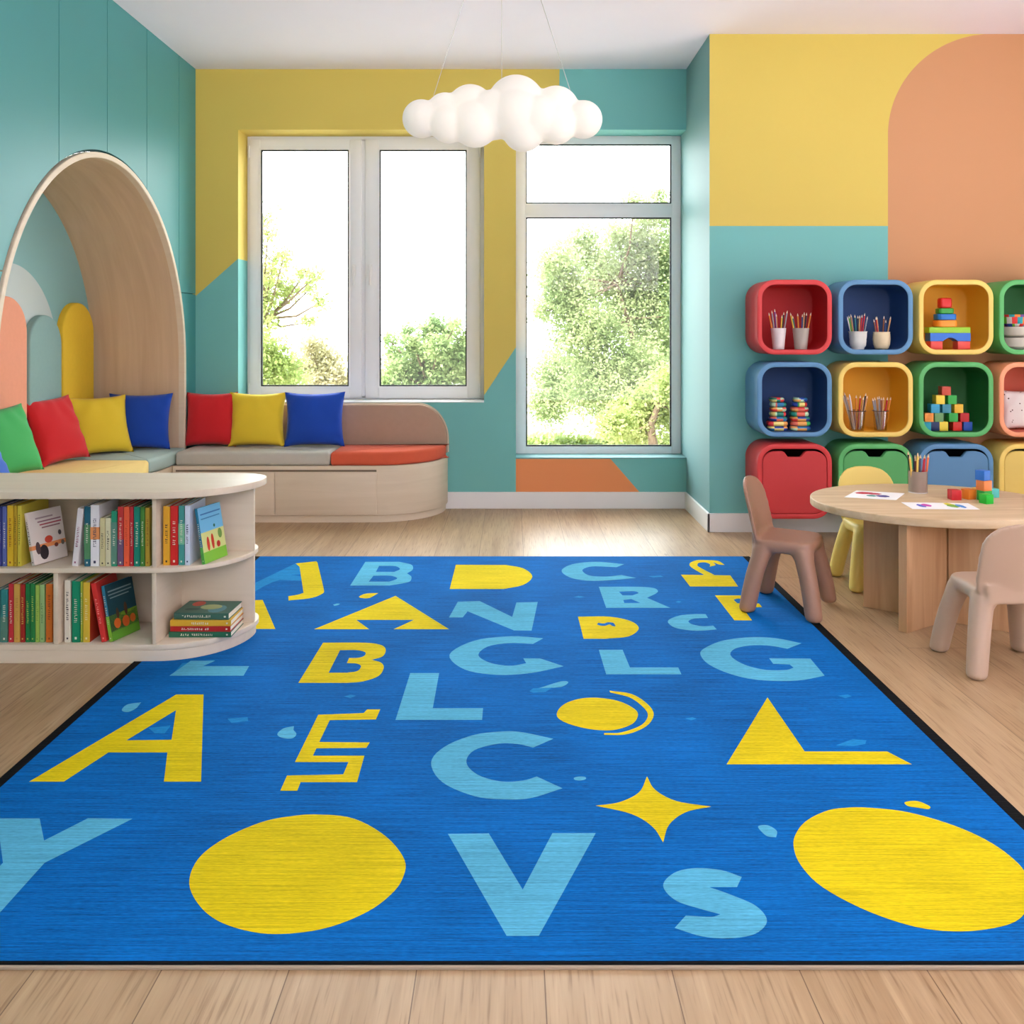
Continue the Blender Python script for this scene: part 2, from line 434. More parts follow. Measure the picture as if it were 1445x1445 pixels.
seat_pad(rnd([(-1.145, 5.575), (-.88, 5.575)]+qarc(-.88, 6.0, .435, .425, -pi/2, -.1)[1:]+[(-.447, 5.955), (-1.145, 5.955)], .01), fabric('seat_coral', (214, 96, 68)), 'coral orange seat cushion on the rounded end of the bench')
seat_pad(rnd([(XN+.05, 5.24), (-2.15, 5.24), (-2.13, 5.42), (-2.13, 5.80), (XN+.05, 5.80)]), fabric('seat_sage', (166, 186, 178)), 'pale grey-green seat cushion in the corner of the alcove')
seat_pad(rnd([(XN+.05, 3.75), (-1.99, 3.75), (-1.94, 4.3), (-1.985, 4.80), (-2.07, 5.03), (-2.15, 5.236), (XN+.05, 5.236)]), fabric('seat_yellow', (238, 206, 126)), 'pale yellow seat cushion on the alcove bench behind the bookshelf')
# upholstered backrest
def br_outline(g=0):
    return [(-2.12, CZ-.06), (-.44+g, CZ-.06)]+[(p[0], p[1]) for p in qarc(-.64, .47, .20+g, .242+g, 0, pi/2)]+[(-2.12, .712+g)]
backr = thing('bench_backrest', 'taupe upholstered backrest with rounded corner, fixed under the left window', 'backrest', (-1.3, 6.0, CZ-.08))
mb = MB(); P = br_outline(); e = .012
L = [[Vector((p[0], 6.022, p[1])) for p in P]]+[[Vector((p[0], 5.975+e-e*math.sin(pi/2*k/3), p[1])) for p in (inset(P, e-e*math.cos(pi/2*k/3)) if k else P)] for k in range(4)]
mb.loft(L); obj('upholstery', mb, fabric('back_taupe', (176, 146, 124)), backr)
mb = MB(); P = br_outline(.008); mb.loft([[Vector((p[0], y, p[1])) for p in P] for y in (6.038, 6.022)]); obj('edge_board', mb, M_ivory, backr)

# ---- throw pillows
def pillow(col, lab, c, yaw, lean, size=.36, size_h=None, roll=0, group=None, thick=.065, seed=0):
    """c = bottom middle; faces -Y at yaw 0; lean tilts the top backwards"""
    h = size_h or size; n = 20; rs = random.Random(seed)
    mb = MB(); rows = {}
    ph = [rs.uniform(0, 6) for _ in range(6)]
    for side in (-1, 1):
        for i in range(n+1):
            for j in range(n+1):
                u = -1+2*i/n; v = -1+2*j/n
                pin = 1-.10*(1-v*v); pinv = 1-.09*(1-u*u)
                x = u*size/2*pin; z = v*h/2*pinv
                e = max(0, (1-u*u)*(1-v*v)); d = thick*e**.42
                wr = .004*math.sin(5*u+7*v*u+ph[0])*math.sin(6*v+ph[1])*(1-e)+.003*math.sin(11*u*v+ph[2]+4*u)
                if e < 1e-6: d = 0; wr = 0
                rows[(side, i, j)] = (x, side*(d+wr*min(1, e*6)), z)
    V = {}
    for (s_, i, j), p in rows.items():
        if s_ == 1 and (i in (0, n) or j in (0, n)): V[(s_, i, j)] = V[(-1, i, j)]
        else: V[(s_, i, j)] = mb.bm.verts.new(p)
    for s_ in (-1, 1):
        for i in range(n):
            for j in range(n):
                q = [V[(s_, i, j)], V[(s_, i+1, j)], V[(s_, i+1, j+1)], V[(s_, i, j+1)]]
                mb.bm.faces.new(q)
    for v in mb.bm.verts: v.co.z += h/2
    R = Matrix.Rotation(yaw, 4, 'Z') @ Matrix.Rotation(lean, 4, 'X') @ Matrix.Translation((0, 0, h/2)) @ Matrix.Rotation(roll, 4, 'Y') @ Matrix.Translation((0, 0, -h/2))
    for v in mb.bm.verts: v.co = R @ v.co
    zmin = min(v.co.z for v in mb.bm.verts)
    for v in mb.bm.verts: v.co.z -= zmin
    o = obj('throw_pillow', mb, col, None, ang=80); o.location = c
    return tag(o, lab, 'pillow', group)
PR = mat('pillow_red', (206, 40, 46), .85, .05, 8, .2, 600, .15, .15); PY = mat('pillow_yellow', (232, 200, 56), .85, .05, 8, .2, 600, .15, .15)
PB = mat('pillow_blue', (32, 74, 176), .85, .05, 8, .2, 600, .15, .15); PG = mat('pillow_green', (70, 172, 96), .85, .05, 8, .2, 600, .15, .15)
PB2 = mat('pillow_blue_light', (70, 110, 200), .85, .05, 8, .2, 600, .15, .15)
def px_at(x, Y): return (x-HX)/F*Y
pillow(PR, 'red throw pillow on the bench at the left edge of the window', (px_at(296, 5.84), 5.84, CZ), 0, -.12, .345, .36, seed=1)
pillow(PY, 'yellow throw pillow between the red and blue pillows under the window', (px_at(362, 5.83), 5.83, CZ), 0, -.12, .375, .36, roll=.0, seed=2)
pillow(PB, 'royal blue throw pillow under the window, beside the taupe backrest', (px_at(443, 5.82), 5.82, CZ), 0, -.12, .40, .36, roll=-.01, seed=3)
pillow(PB, 'dark blue throw pillow in the alcove corner', (-2.40, 5.68, CZ), .1, -.18, .40, .365, roll=.0, seed=4)
pillow(PY, 'yellow throw pillow in the alcove, leaning between red and blue ones', (-2.52, 5.45, CZ), .78, -.36, .38, .38, roll=0, seed=5)
pillow(PR, 'red throw pillow in the alcove leaning against the sage wall pad', (-2.565, 5.10, CZ), 1.3, -.38, .37, .40, roll=-.03, seed=6)
pillow(PG, 'green throw pillow in the alcove by the left edge of the photo', (-2.56, 4.56, CZ), 1.3, -.36, .38, .38, roll=-.05, seed=7)
pillow(PB2, 'small blue pillow lying low in front of the green one, mostly out of frame', (-2.50, 4.24, CZ), 1.1, -.7, .26, .26, seed=8)

# ================================================================== WINDOWS
def glass_mat():
    m = bpy.data.materials.new('window_glass'); m.use_nodes = True; nt = m.node_tree; nt.nodes.clear()
    o = nt.nodes.new('ShaderNodeOutputMaterial'); mx = nt.nodes.new('ShaderNodeMixShader'); tr = nt.nodes.new('ShaderNodeBsdfTransparent'); gl = nt.nodes.new('ShaderNodeBsdfGlossy')
    gl.inputs['Roughness'].default_value = .02; tr.inputs[0].default_value = (.97, .99, .98, 1)
    mx.inputs[0].default_value = .04; nt.links.new(tr.outputs[0], mx.inputs[1]); nt.links.new(gl.outputs[0], mx.inputs[2]); nt.links.new(mx.outputs[0], o.inputs[0])
    return m
M_glass = glass_mat()
def ring(mb, x0, x1, z0, z1, w, y0, y1, mi=0, b=.003, wb_=None):
    wl_, wr, wt, wbm = (w if isinstance(w, tuple) else (w, w, w, w))
    mb.box(x0, x0+wl_, y0, y1, z0, z1, b, mi); mb.box(x1-wr, x1, y0, y1, z0, z1, b, mi)
    mb.box(x0+wl_, x1-wr, y0, y1, z1-wt, z1, 0, mi); mb.box(x0+wl_, x1-wr, y0, y1, z0, z0+wbm, 0, mi)
def pane(parent, x0, x1, z0, z1, y):
    mb = MB(); ring(mb, x0-.006, x1+.006, z0-.006, z1+.006, 0.012, y-.014, y+.004, b=0); obj('glazing_bead', mb, M_pvc, parent, smooth=False)
    mb = MB(); ring(mb, x0+.005, x1-.005, z0+.005, z1-.005, .010, y-.012, y+.006, b=0); obj('gasket', mb, M_gask, parent, smooth=False)
    mb = MB(); mb.box(x0, x1, y, y+.006, z0, z1); obj('glass_pane', mb, M_glass, parent, smooth=False)
w1 = sempty('window_1', (-1.03, 6.25, .7216), 'white double casement window above the bench')
mb = MB(); ring(mb, W1[0], W1[1], W1[2]+.006, W1[3], (.022, .036, .028, .022), 6.25, 6.31); mb.box(-1.066, -1.032, 6.25, 6.31, .74, 2.56)
obj('window_frame', mb, M_pvc, w1)
for i, (x0, x1, g0, g1) in enumerate(((-1.85, -1.062, -1.775, -1.145), (-1.036, -.228, -.94, -.315))):
    s_ = MB(); ring(s_, x0, x1, .737, 2.556, (g0-x0, x1-g1, 2.556-2.49, .815-.737), 6.235, 6.285, b=.004)
    sash = obj('window_sash', s_, M_pvc, w1)
    pane(sash, g0, g1, .815, 2.49, 6.245)
    hx = -1.112 if i == 0 else -.996
    mb = MB(); mb.box(hx-.013, hx+.013, 6.222, 6.234, 1.60, 1.68, .004); mb.tube((hx, 6.224, 1.655), (hx, 6.195, 1.655), .008)
    mb.box(hx-.009, hx+.009, 6.185, 6.199, 1.53, 1.668, .005); obj('window_handle', mb, M_white, sash)
    for hz in (.80, 2.47):
        mb = MB(); q = x0-.002 if i == 0 else x1+.002
        mb.tube((q, 6.228, hz-.04), (q, 6.228, hz+.04), .006); obj('hinge', mb, M_pvc, sash)
mb = MB(); mb.box(W1[0]-.0, W1[1]+.0, YB-.004, 6.25, W1[2], W1[2]+.007, .001); obj('window_sill', mb, M_white, w1)
w2 = sempty('window_2', (.6, 6.25, .34), 'tall fixed window with a small pane over a large one')
mb = MB(); ring(mb, W2[0], XS-.001, W2[2]+.006, W2[3], (.066, .062, .052, .046), 6.235, 6.30, b=.003); mb.box(.09, 1.125, 6.235, 6.30, 2.015, 2.10, .002)
obj('window_frame', mb, M_pvc, w2)
pane(w2, .09, 1.125, 2.10, 2.53, 6.248); pane(w2, .09, 1.125, .392, 2.015, 6.248)
mb = MB(); mb.box(W2[0], XS-.001, YB-.004, 6.235, W2[2], W2[2]+.007, .001); obj('window_sill', mb, M_side, w2)

# ================================================================== BOOKSHELF
bs = thing('low_bookshelf', 'low ivory bookshelf with a rounded open end standing at the rug corner', 'bookshelf', (-1.55, 3.4, 0))
def bs_outline(g=0.0):
    return [(-2.11, 3.21-max(g, 0)), (-1.30, 3.21-max(g, 0))]+qarc(-1.30, 3.50, .30+g, .29+max(g, 0), -pi/2, 0, 20)[1:]+qarc(-1.12, 3.50, .12+g, .12, 0, pi/2, 8)[1:]+[(-2.11, 3.62)]
for nm, z0, z1, g in (('top_board', .600, .626, .026), ('middle_shelf', .327, .345, -.009), ('bottom_shelf', .047, .0675, -.006), ('plinth', 0, .047, -.018)):
    mb = MB(); mb.prism(bs_outline(g), z0, z1, .002); obj(nm, mb, M_ivoryx, bs)
for x0, x1, z0, z1 in ((-1.308, -1.292, .0675, .6), (-1.666, -1.648, .0675, .327), (-2.11, -2.092, .0675, .6)):
    for a, b_ in (((z0, min(z1, .327)),) if z1 < .4 else ((z0, .327), (.345, z1))) and [((z0, .327)), ((.345, z1))][:(1 if z1 < .4 else 2)]:
        mb = MB(); mb.box(x0, x1, 3.214, 3.60, a, b_, .0015); obj('divider', mb, M_ivory, bs)
for a, b_ in ((.0675, .327), (.345, .6)):
    mb = MB(); mb.box(-2.11, -1.010, 3.462, 3.478, a, b_, .001); obj('back_board', mb, M_ivory, bs)

# ---- books
M_page = mat('book_pages', (238, 230, 210), .8, .03, 50)
def bmat(rgb): return mat('cover_%d_%d_%d' % rgb, rgb, .45, .03, 12)
def book(rgb, w, h, lab, loc, lean=0, yaw=0, d=.165, title=None, group=None, art=None, band=None, lay=False, second=None):
    b = thing('book', lab, 'book', loc, (0, lean, yaw), group)
    t = .0022; mb = MB()
    mb.box(0, t, 0, d, 0, h, .0006); mb.box(w-t, w, 0, d, 0, h, .0006); mb.box(t*.5, w-t*.5, -.0012, t, 0, h, .0006)
    mats = [bmat(rgb)]
    if second:
        mats.append(bmat(second[0])); mb.box(-.0002, w+.0002, -.0016, d+.0001, second[1]*h, second[2]*h, 0, 1)
    tm = bmat(title or ((226, 220, 200) if sum(rgb) < 430 else (70, 60, 66))); mats.append(tm); ti = len(mats)-1
    rs = random.Random(int(w*1e5)+int(h*1e5)+rgb[0]*7+rgb[2]); z = h*rs.uniform(.3, .4); z1 = h*rs.uniform(.66, .84); cw = w*.16
    while z < z1:
        lh = rs.uniform(.0025, .006); a = rs.uniform(-.25, .25)*w
        if rs.random() > .15: mb.box(w/2-cw+a*.2, w/2+cw+a*.2, -.0019, -.0008, z, z+lh*.55, 0, ti)
        if rs.random() > .4: mb.box(w/2-cw, w/2-cw*.4, -.0019, -.0008, z, z+lh, 0, ti)
        if rs.random() > .6: mb.box(w/2+cw*.4, w/2+cw, -.0019, -.0008, z, z+lh, 0, ti)
        z += lh+.003
    mb.box(w/2-cw*.8, w/2+cw*.8, -.0019, -.0008, h*.05, h*.05+w*.3, 0, ti)
    if art:   # front cover art on the +x face: (y0,y1,z0,z1,rgb) in fractions, (cy,cz,ry,rz,rgb,'o') ellipses
        for k, a in enumerate(art):
            mats.append(bmat(a[4])); xx = w+.0002+.00008*k
            if len(a) == 5: P = [(a[0]*d, a[2]*h), (a[1]*d, a[2]*h), (a[1]*d, a[3]*h), (a[0]*d, a[3]*h)]
            else: P = [((a[0]+a[2]*math.cos(2*pi*q/14))*d, (a[1]+a[3]*math.sin(2*pi*q/14))*h) for q in range(14)]
            mb.faces([(xx, p[0], p[1]) for p in P], [tuple(range(len(P)))], len(mats)-1)
    obj('cover', mb, mats, b, world=False, smooth=False)
    mb = MB(); mb.box(t, w-t, t, d-.004, .003, h-.003); obj('pages', mb, M_page, b, world=False, smooth=False)
    return b
K = 3.235/F
def row(data, S, ox, oy, floor, ybot_px, Ysp=3.235, group=None):
    k = Ysp/F
    for x0, x1, top, rgb, lab, kw in data:
        X0 = (x0/S+ox-HX)*k; X1 = (x1/S+ox-HX)*k; w = X1-X0-.001; h = (ybot_px-(top/S+oy))*k
        kw = dict(kw); lean = kw.pop('lean', 0); yaw = kw.pop('yaw', 0); z = floor+.0006+max(0, w*math.sin(lean))
        book(rgb, w, h, lab, (X0+.0005, Ysp+kw.pop('dy', 0), z), lean, yaw, group=group, **kw)
S = 6.568
row([(-66, -32, 160, (40, 60, 120), 'dark blue book at the far left of the upper shelf, cut by the photo edge', {}),
     (-30, 20, 160, (52, 58, 130), 'indigo book beside the slate blue one, upper shelf', {}),
     (21, 62, 162, (92, 104, 168), 'slate blue book left of the yellow books', {}),
     (66, 124, 152, (214, 176, 40), 'thick golden yellow book, first of three yellow ones on the upper shelf', {'title': (150, 80, 30)}),
     (127, 160, 155, (190, 156, 40), 'dark yellow book in the middle of the three yellow ones', {'title': (90, 70, 20)}),
     (162, 200, 155, (206, 190, 66), 'pale yellow-green book beside the leaning white storybook', {'d': .19, 'title': (110, 100, 30)}),
     (290, 330, 226, (226, 216, 206), 'white storybook with orange and black figures, leaning left against the yellow books', {'lean': -.2, 'yaw': -.34, 'd': .15, 'dy': .004, 'title': (110, 90, 90), 'second': ((236, 150, 90), .28, .36),
        'art': [(.2, .72, .84, .87, (170, 150, 150)), (.25, .95, .77, .795, (150, 110, 120)), (.3, .95, .71, .735, (180, 80, 90)), (.35, .9, .65, .675, (150, 110, 110)), (.32, .2, .13, .14, (50, 44, 48), 'o'), (.5, .42, .12, .07, (214, 80, 60), 'o'),
                (.16, .3, .07, .12, (90, 70, 70), 'o'), (.85, .5, .05, .05, (90, 80, 80), 'o'), (.7, .28, .06, .04, (120, 60, 50), 'o'), (.9, .3, .05, .05, (110, 100, 90), 'o')]}),
     (665, 722, 178, (226, 220, 222), 'slim white book leaning right against the teal book', {'lean': .10, 'title': (150, 80, 110)}),
     (781, 835, 165, (34, 96, 116), 'dark teal book right of the leaning white one', {'second': ((84, 140, 96), .12, .7)}),
     (838, 920, 148, (232, 230, 232), 'tall white book with orange patterned spine', {'title': (60, 60, 90), 'second': ((230, 150, 90), .44, .64)}),
     (925, 975, 268, (206, 198, 150), 'short cream book, left of a matching pair', {'title': (70, 60, 50)}),
     (978, 1028, 268, (216, 212, 176), 'short pale cream book, right of a matching pair', {'title': (70, 60, 50)}),
     (1030, 1085, 205, (40, 146, 110), 'green book with a grey-green band beside the cream pair', {'second': ((92, 140, 122), .04, .8)}),
     (1090, 1145, 165, (196, 52, 54), 'red book with a purple lower spine on the upper shelf', {'second': ((112, 84, 116), .02, .45)}),
     (1147, 1200, 163, (236, 96, 60), 'bright orange-red book standing between two darker red ones', {'title': (200, 70, 40)}),
     (1202, 1236, 163, (186, 40, 54), 'slim crimson book right of the orange-red one', {}),
     (1240, 1298, 165, (20, 132, 112), 'wide sea-green book on the upper shelf', {}),
     (1300, 1342, 165, (72, 130, 48), 'leaf green book next to the last olive one', {}),
     (1345, 1390, 172, (178, 148, 48), 'olive yellow book against the upper divider', {'title': (140, 80, 30)})],
    S, 0, 690, .345, 799.0, group='books on the upper shelf')
row([(-50, 4, 215, (50, 120, 120), 'teal book at the far left of the lower shelf, cut by the photo edge', {}),
     (8, 72, 210, (52, 134, 132), 'teal and grey-green book with a white label, lower left', {'second': ((84, 128, 112), .02, .48)}),
     (78, 125, 158, (192, 46, 56), 'red book beside the tan one on the lower shelf', {}),
     (128, 185, 158, (206, 160, 76), 'tan yellow book between two red ones', {'title': (190, 145, 70)}),
     (188, 232, 160, (160, 40, 34), 'dark red book with yellow lettering', {'title': (220, 190, 90)}),
     (236, 280, 155, (22, 118, 62), 'dark green book with a yellow square', {'title': (190, 200, 90)}),
     (282, 325, 155, (40, 128, 66), 'mid green book next to the lime ones', {'title': (190, 200, 90)}),
     (328, 365, 170, (160, 196, 88), 'slim lime green book on the lower shelf', {'title': (110, 150, 60)}),
     (368, 415, 165, (152, 186, 122), 'pale green book left of the orange one', {'title': (90, 130, 80)}),
     (425, 488, 160, (212, 112, 38), 'orange book against the lower divider', {'title': (150, 70, 30)})],
    S, 0, 800, .0675, 906.6, group='books in the lower left compartment')
row([(597, 655, 125, (226, 218, 200), 'off-white book at the left of the lower middle compartment', {'title': (70, 60, 60)}),
     (665, 742, 135, (12, 138, 100), 'thick emerald book with white lettering', {}),
     (745, 766, 140, (158, 178, 60), 'very thin lime book beside the emerald one', {}),
     (769, 834, 145, (220, 186, 60), 'yellow book with a red cover side', {'title': (240, 224, 170), 'art': [(0, 1, 0, 1, (176, 52, 30))]}),
     (940, 990, 150, (206, 50, 46), 'red book leaning left against the yellow one', {'lean': -.185, 'title': (240, 150, 140)}),
     (1012, 1050, 185, (44, 130, 160), 'picture book with a dark cover and orange figures, leaning at an angle', {'lean': -.2, 'yaw': -.32, 'd': .14, 'dy': .005, 'second': ((140, 196, 60), 0, .45),
        'art': [(0, 1, 0, 1, (28, 66, 74)), (0, 1, 0, .16, (100, 160, 50)), (.08, .92, .86, .885, (130, 150, 150)), (.08, .92, .80, .82, (130, 150, 150)), (.12, .8, .74, .76, (130, 150, 150)),
                (.25, .28, .12, .09, (196, 96, 36), 'o'), (.55, .26, .13, .10, (186, 84, 32), 'o'), (.8, .27, .1, .08, (196, 96, 36), 'o'), (.3, .45, .05, .1, (84, 60, 40), 'o'), (.6, .48, .06, .12, (84, 56, 36), 'o')]})],
    S, 0, 800, .0675, 906.6, group='books in the lower middle compartment')
row([(132, 196, 158, (226, 168, 44), 'golden yellow book with black lettering, rounded end of the shelf', {'title': (70, 50, 30)}),
     (199, 270, 152, (206, 36, 34), 'bright red book with pale lettering, rounded end of the shelf', {}),
     (275, 330, 152, (66, 148, 140), 'sea-green book beside the white and blue one', {'second': ((120, 190, 150), .35, .7)}),
     (333, 382, 150, (206, 218, 232), 'white book with dark blue lettering', {'title': (36, 54, 90)}),
     (488, 520, 185, (30, 120, 150), 'picture book with a sky blue and green cover, leaning at an angle', {'lean': -.17, 'yaw': -.28, 'd': .14, 'dy': .01, 'second': ((96, 180, 80), 0, .3),
        'art': [(0, 1, 0, 1, (116, 190, 226)), (0, 1, 0, .55, (214, 220, 140)), (0, 1, 0, .2, (130, 196, 60)), (.08, .95, .86, .885, (60, 120, 180)), (.08, .9, .78, .80, (60, 130, 180)),
                (.25, .33, .06, .13, (206, 60, 40), 'o'), (.45, .35, .06, .14, (206, 60, 40), 'o'), (.68, .27, .08, .06, (196, 50, 40), 'o'), (.8, .45, .09, .09, (110, 150, 70), 'o'), (.6, .62, .04, .03, (40, 110, 90), 'o')]})],
    S, 210, 690, .345, 797.0, Ysp=3.25, group='books in the rounded end')
# flat stack
zz = .0681
for rgb, w, lab, x0, x1, extra in (((40, 104, 74), .0205, 'dark green book at the bottom of the flat stack', 185, 760, (0, 0)), ((178, 36, 32), .0205, 'dark red book lying second from the bottom of the stack', 195, 755, (.0, -.01)),
                            ((214, 168, 46), .0215, 'mustard yellow book lying under the top of the stack', 197, 760, (0, .006)), ((60, 100, 84), .024, 'green picture book lying on top of the flat stack', 222, 735, (.004, -.03))):
    X0 = (x0/S+210-HX)*3.285/F; X1 = (x1/S+210-HX)*3.285/F
    # lay the book: height axis along +x, spine towards the camera, front cover (+x face) up
    b = book(rgb, w, X1-X0, lab, (0, 0, 0), d=.155 if w < .023 else .15, group='flat stack of books',
             art=[(0, 1, 0, 1, (70, 112, 96)), (.35, .3, .3, .16, (92, 150, 160), 'o'), (.5, .45, .2, .2, (176, 190, 130), 'o'), (.75, .75, .2, .12, (196, 70, 46), 'o'), (.3, .75, .1, .14, (40, 80, 70), 'o')] if w > .023 else None)
    M = Matrix.Translation((X0, 3.287+extra[0], zz)) @ Matrix.Rotation(extra[1], 4, 'Z') @ Matrix(((0, 0, 1, 0), (0, 1, 0, 0), (1, 0, 0, 0), (0, 0, 0, 1)))
    # proper rotation: x->z(up), y->y, z->-x mirrored back by a half length
    M = Matrix.Translation((X0+(X1-X0), 3.287+extra[0], zz)) @ Matrix.Rotation(extra[1], 4, 'Z') @ Matrix(((0, 0, -1, 0), (0, 1, 0, 0), (1, 0, 0, 0), (0, 0, 0, 1)))
    b.matrix_world = M; b.location = M.translation; b.rotation_euler = M.to_euler()
    zz += w+.0004

# ================================================================== RUG
RX0, RX1, RYF, RYB, RZ = -1.372, 1.262, 1.672, 4.717, .008
m_rug = [rug_mat('rug_blue', (0, 102, 178), .24), rug_mat('rug_yellow', (220, 196, 18)), rug_mat('rug_sky', (88, 174, 206)), rug_mat('rug_azure', (28, 134, 198)),
         rug_mat('rug_black', (14, 14, 16)), mat('rug_backing', (168, 150, 128), .8)]
ZOOM = {'A': (200, 770, 2.89), 'B': (600, 770, 2.89), 'C': (0, 940, 2.862), 'D': (500, 940, 2.862), 'E': (945, 940, 2.862), 'G': (940, 780, 6.0208), 'J': (340, 780, 6.0208)}
def trace(z, pts, seg=5):
    ox, oy, s = ZOOM[z]; P = []
    n = len(pts)
    def v(i): return Vector((pts[i % n][0]/s+ox, pts[i % n][1]/s+oy))
    def sm(i): return len(pts[i % n]) > 2
    for i in range(n):
        a, b = v(i), v(i+1); P.append(a)
        if sm(i) or sm(i+1):
            ta = (v(i+1)-v(i-1))*.5 if sm(i) else (b-a)
            tb = (v(i+2)-v(i))*.5 if sm(i+1) else (b-a)
            L_ = (b-a).length
            if ta.length > 1e-6: ta = ta.normalized()*min(ta.length, L_*1.3)
            if tb.length > 1e-6: tb = tb.normalized()*min(tb.length, L_*1.3)
            for k in range(1, seg):
                t = k/seg
                P.append(a*(2*t**3-3*t*t+1)+ta*(t**3-2*t*t+t)+b*(-2*t**3+3*t*t)+tb*(t**3-t*t))
    return P
def clip(P, x0, x1):
    for ax, lim, sg in ((0, x0, 1), (0, x1, -1)):
        out = []; n = len(P)
        for i in range(n):
            a, b = P[i], P[(i+1) % n]; ia = (a[ax]-lim)*sg >= 0; ib = (b[ax]-lim)*sg >= 0
            if ia: out.append(a)
            if ia != ib: t = (lim-a[ax])/(b[ax]-a[ax]); out.append(a.lerp(b, t))
        P = out
    return P
mb = MB()
mb.box(RX0, RX1, RYF, RYB, .001, RZ, .002, 4)
mb.box(RX0+.031, RX1-.038, RYF+.008, RYB-.004, .002, RZ+.0005, 0, 0)
mb.box(RX0-.001, RX1+.001, RYF-.006, RYF+.0005, .0003, RZ-.002, .001, 5)
def shape(mi, z, outer, holes=(), lvl=0):
    ps = [outer]+list(holes); W = []
    for q in ps:
        f = [flo(p.x, p.y, RZ+.0005) for p in trace(z, q)]
        if not holes: f = clip(f, RX0+.032, RX1-.039)
        W.append([Vector((p.x, p.y, 0)) for p in f])
    flat = [p for w in W for p in w]
    if len(flat) < 3: return
    zt = RZ+.0009+.0003*lvl
    for t in tessellate_polygon(W):
        vs = [(flat[i].x, flat[i].y, zt) for i in t]
        if (Vector(vs[1])-Vector(vs[0])).cross(Vector(vs[2])-Vector(vs[0])).length > 1e-9: mb.faces(vs, [(0, 1, 2)], mi)
Yl, Sk, Az = 1, 2, 3
s = 1
shape(Az, 'J', [(-30, 330), (465, 90), (500, 112), (508, 185), (425, 188), (515, 200), (512, 238), (330, 232), (270, 250), (190, 288), (-30, 420)])
shape(Yl, 'J', [(465, 92), (640, 73), (650, 85), (706, 325, s), (690, 350, s), (600, 385, s), (405, 407), (403, 370), (480, 358, s), (532, 342), (498, 120)], lvl=1)
shape(Yl, 'J', [(40, 405), (185, 402), (292, 648), (-60, 648)])
shape(Sk, 'A', [(912, 66), (1050, 66), (1100, 78, s), (1105, 98, s), (1082, 113), (1100, 128, s), (1090, 148, s), (1010, 163), (850, 163)],
      [[(968, 83), (1035, 84, s), (1053, 96, s), (1030, 107), (955, 107)], [(945, 123), (1015, 123, s), (1042, 134, s), (1010, 147), (926, 147)]])
shape(Yl, 'J', [(1003, 375, s), (1060, 348, s), (1168, 343), (1130, 365, s), (1090, 385, s), (1040, 387, s)])
shape(Sk, 'J', [(782, 442), (815, 432), (843, 434), (825, 446), (795, 452)])
shape(Yl, 'A', [(1035, 205), (1253, 341), (1027, 341), (1110, 303), (875, 303), (927, 341), (703, 341)])
shape(Yl, 'B', [(125, 78), (330, 79), (400, 93, s), (437, 126, s), (400, 160, s), (320, 177), (100, 177)])
shape(Yl, 'J', [(698, 765), (1060, 765, s), (1190, 785, s), (1230, 822, s), (1205, 880, s), (1112, 910), (1190, 935, s), (1213, 980, s), (1165, 1050, s), (1030, 1095, s), (900, 1106), (488, 1106)],
      [[(842, 828), (980, 828, s), (1055, 845, s), (1050, 875, s), (1000, 893, s), (920, 895), (900, 938), (985, 943, s), (1020, 965, s), (990, 1005, s), (900, 1020), (745, 1020)]])
shape(Az, 'A', [(130, 520), (165, 480), (300, 465), (250, 492), (438, 492), (415, 531), (113, 531)], lvl=0)
shape(Sk, 'A', [(200, 470), (300, 470), (250, 492), (438, 492), (415, 531), (113, 531)], lvl=1)
shape(Az, 'A', [(825, 615), (850, 608), (875, 612), (850, 622)])
shape(Yl, 'C', [(712, 115), (822, 115), (812, 467), (662, 467), (676, 349), (438, 349), (258, 467), (118, 467)], [[(711, 178), (693, 298), (511, 300)]])
shape(Sk, 'C', [(492, 178, s), (515, 155, s), (570, 147), (548, 172, s), (515, 186, s)])
shape(Sk, 'C', [(1120, 275, s), (1145, 252, s), (1187, 243), (1185, 258), (1197, 275, s), (1180, 292, s), (1140, 290, s)])
shape(Az, 'C', [(918, 212), (1000, 207), (1002, 222), (935, 230)])
shape(Az, 'C', [(600, 250), (690, 240), (665, 272), (625, 272)])
shape(Yl, 'A', [(920, 668), (973, 668), (955, 709), (767, 712), (724, 801), (930, 803), (916, 825), (712, 827), (698, 857), (908, 857), (878, 965), (648, 965), (634, 1000), (565, 1000), (593, 938), (822, 933), (843, 883), (625, 883), (720, 690), (905, 683)])
shape(Sk, 'A', [(1095, 520), (1213, 520), (1187, 663), (1392, 663), (1388, 711), (1035, 711)])
shape(Sk, 'B', [(133, 229), (222, 226), (355, 291), (372, 232), (459, 230), (434, 347), (362, 346), (173, 268), (153, 293), (97, 293)])
shape(Sk, 'B', [(482, 378), (350, 370, s), (200, 388, s), (99, 445, s), (160, 505, s), (290, 527, s), (430, 520, s), (565, 492), (468, 460), (400, 460), (412, 480), (345, 490, s), (265, 478, s), (217, 447, s), (255, 412, s), (340, 398, s), (440, 401)])
shape(Sk, 'B', [(812, 76), (700, 66, s), (600, 76, s), (556, 103, s), (600, 133, s), (700, 144, s), (860, 132), (800, 120), (740, 126, s), (670, 122, s), (641, 100, s), (680, 85, s), (780, 88)])
shape(Az, 'B', [(910, 125), (960, 122), (972, 127), (930, 130)])
shape(Sk, 'B', [(708, 168), (870, 168, s), (935, 174, s), (948, 190, s), (905, 213), (1000, 254), (738, 254)],
      [[(790, 188), (850, 186, s), (870, 193, s), (845, 203), (805, 203)], [(808, 222), (840, 218), (878, 234), (812, 234)]])
shape(Yl, 'G', [(125, 187), (545, 193), (612, 287), (203, 287)])
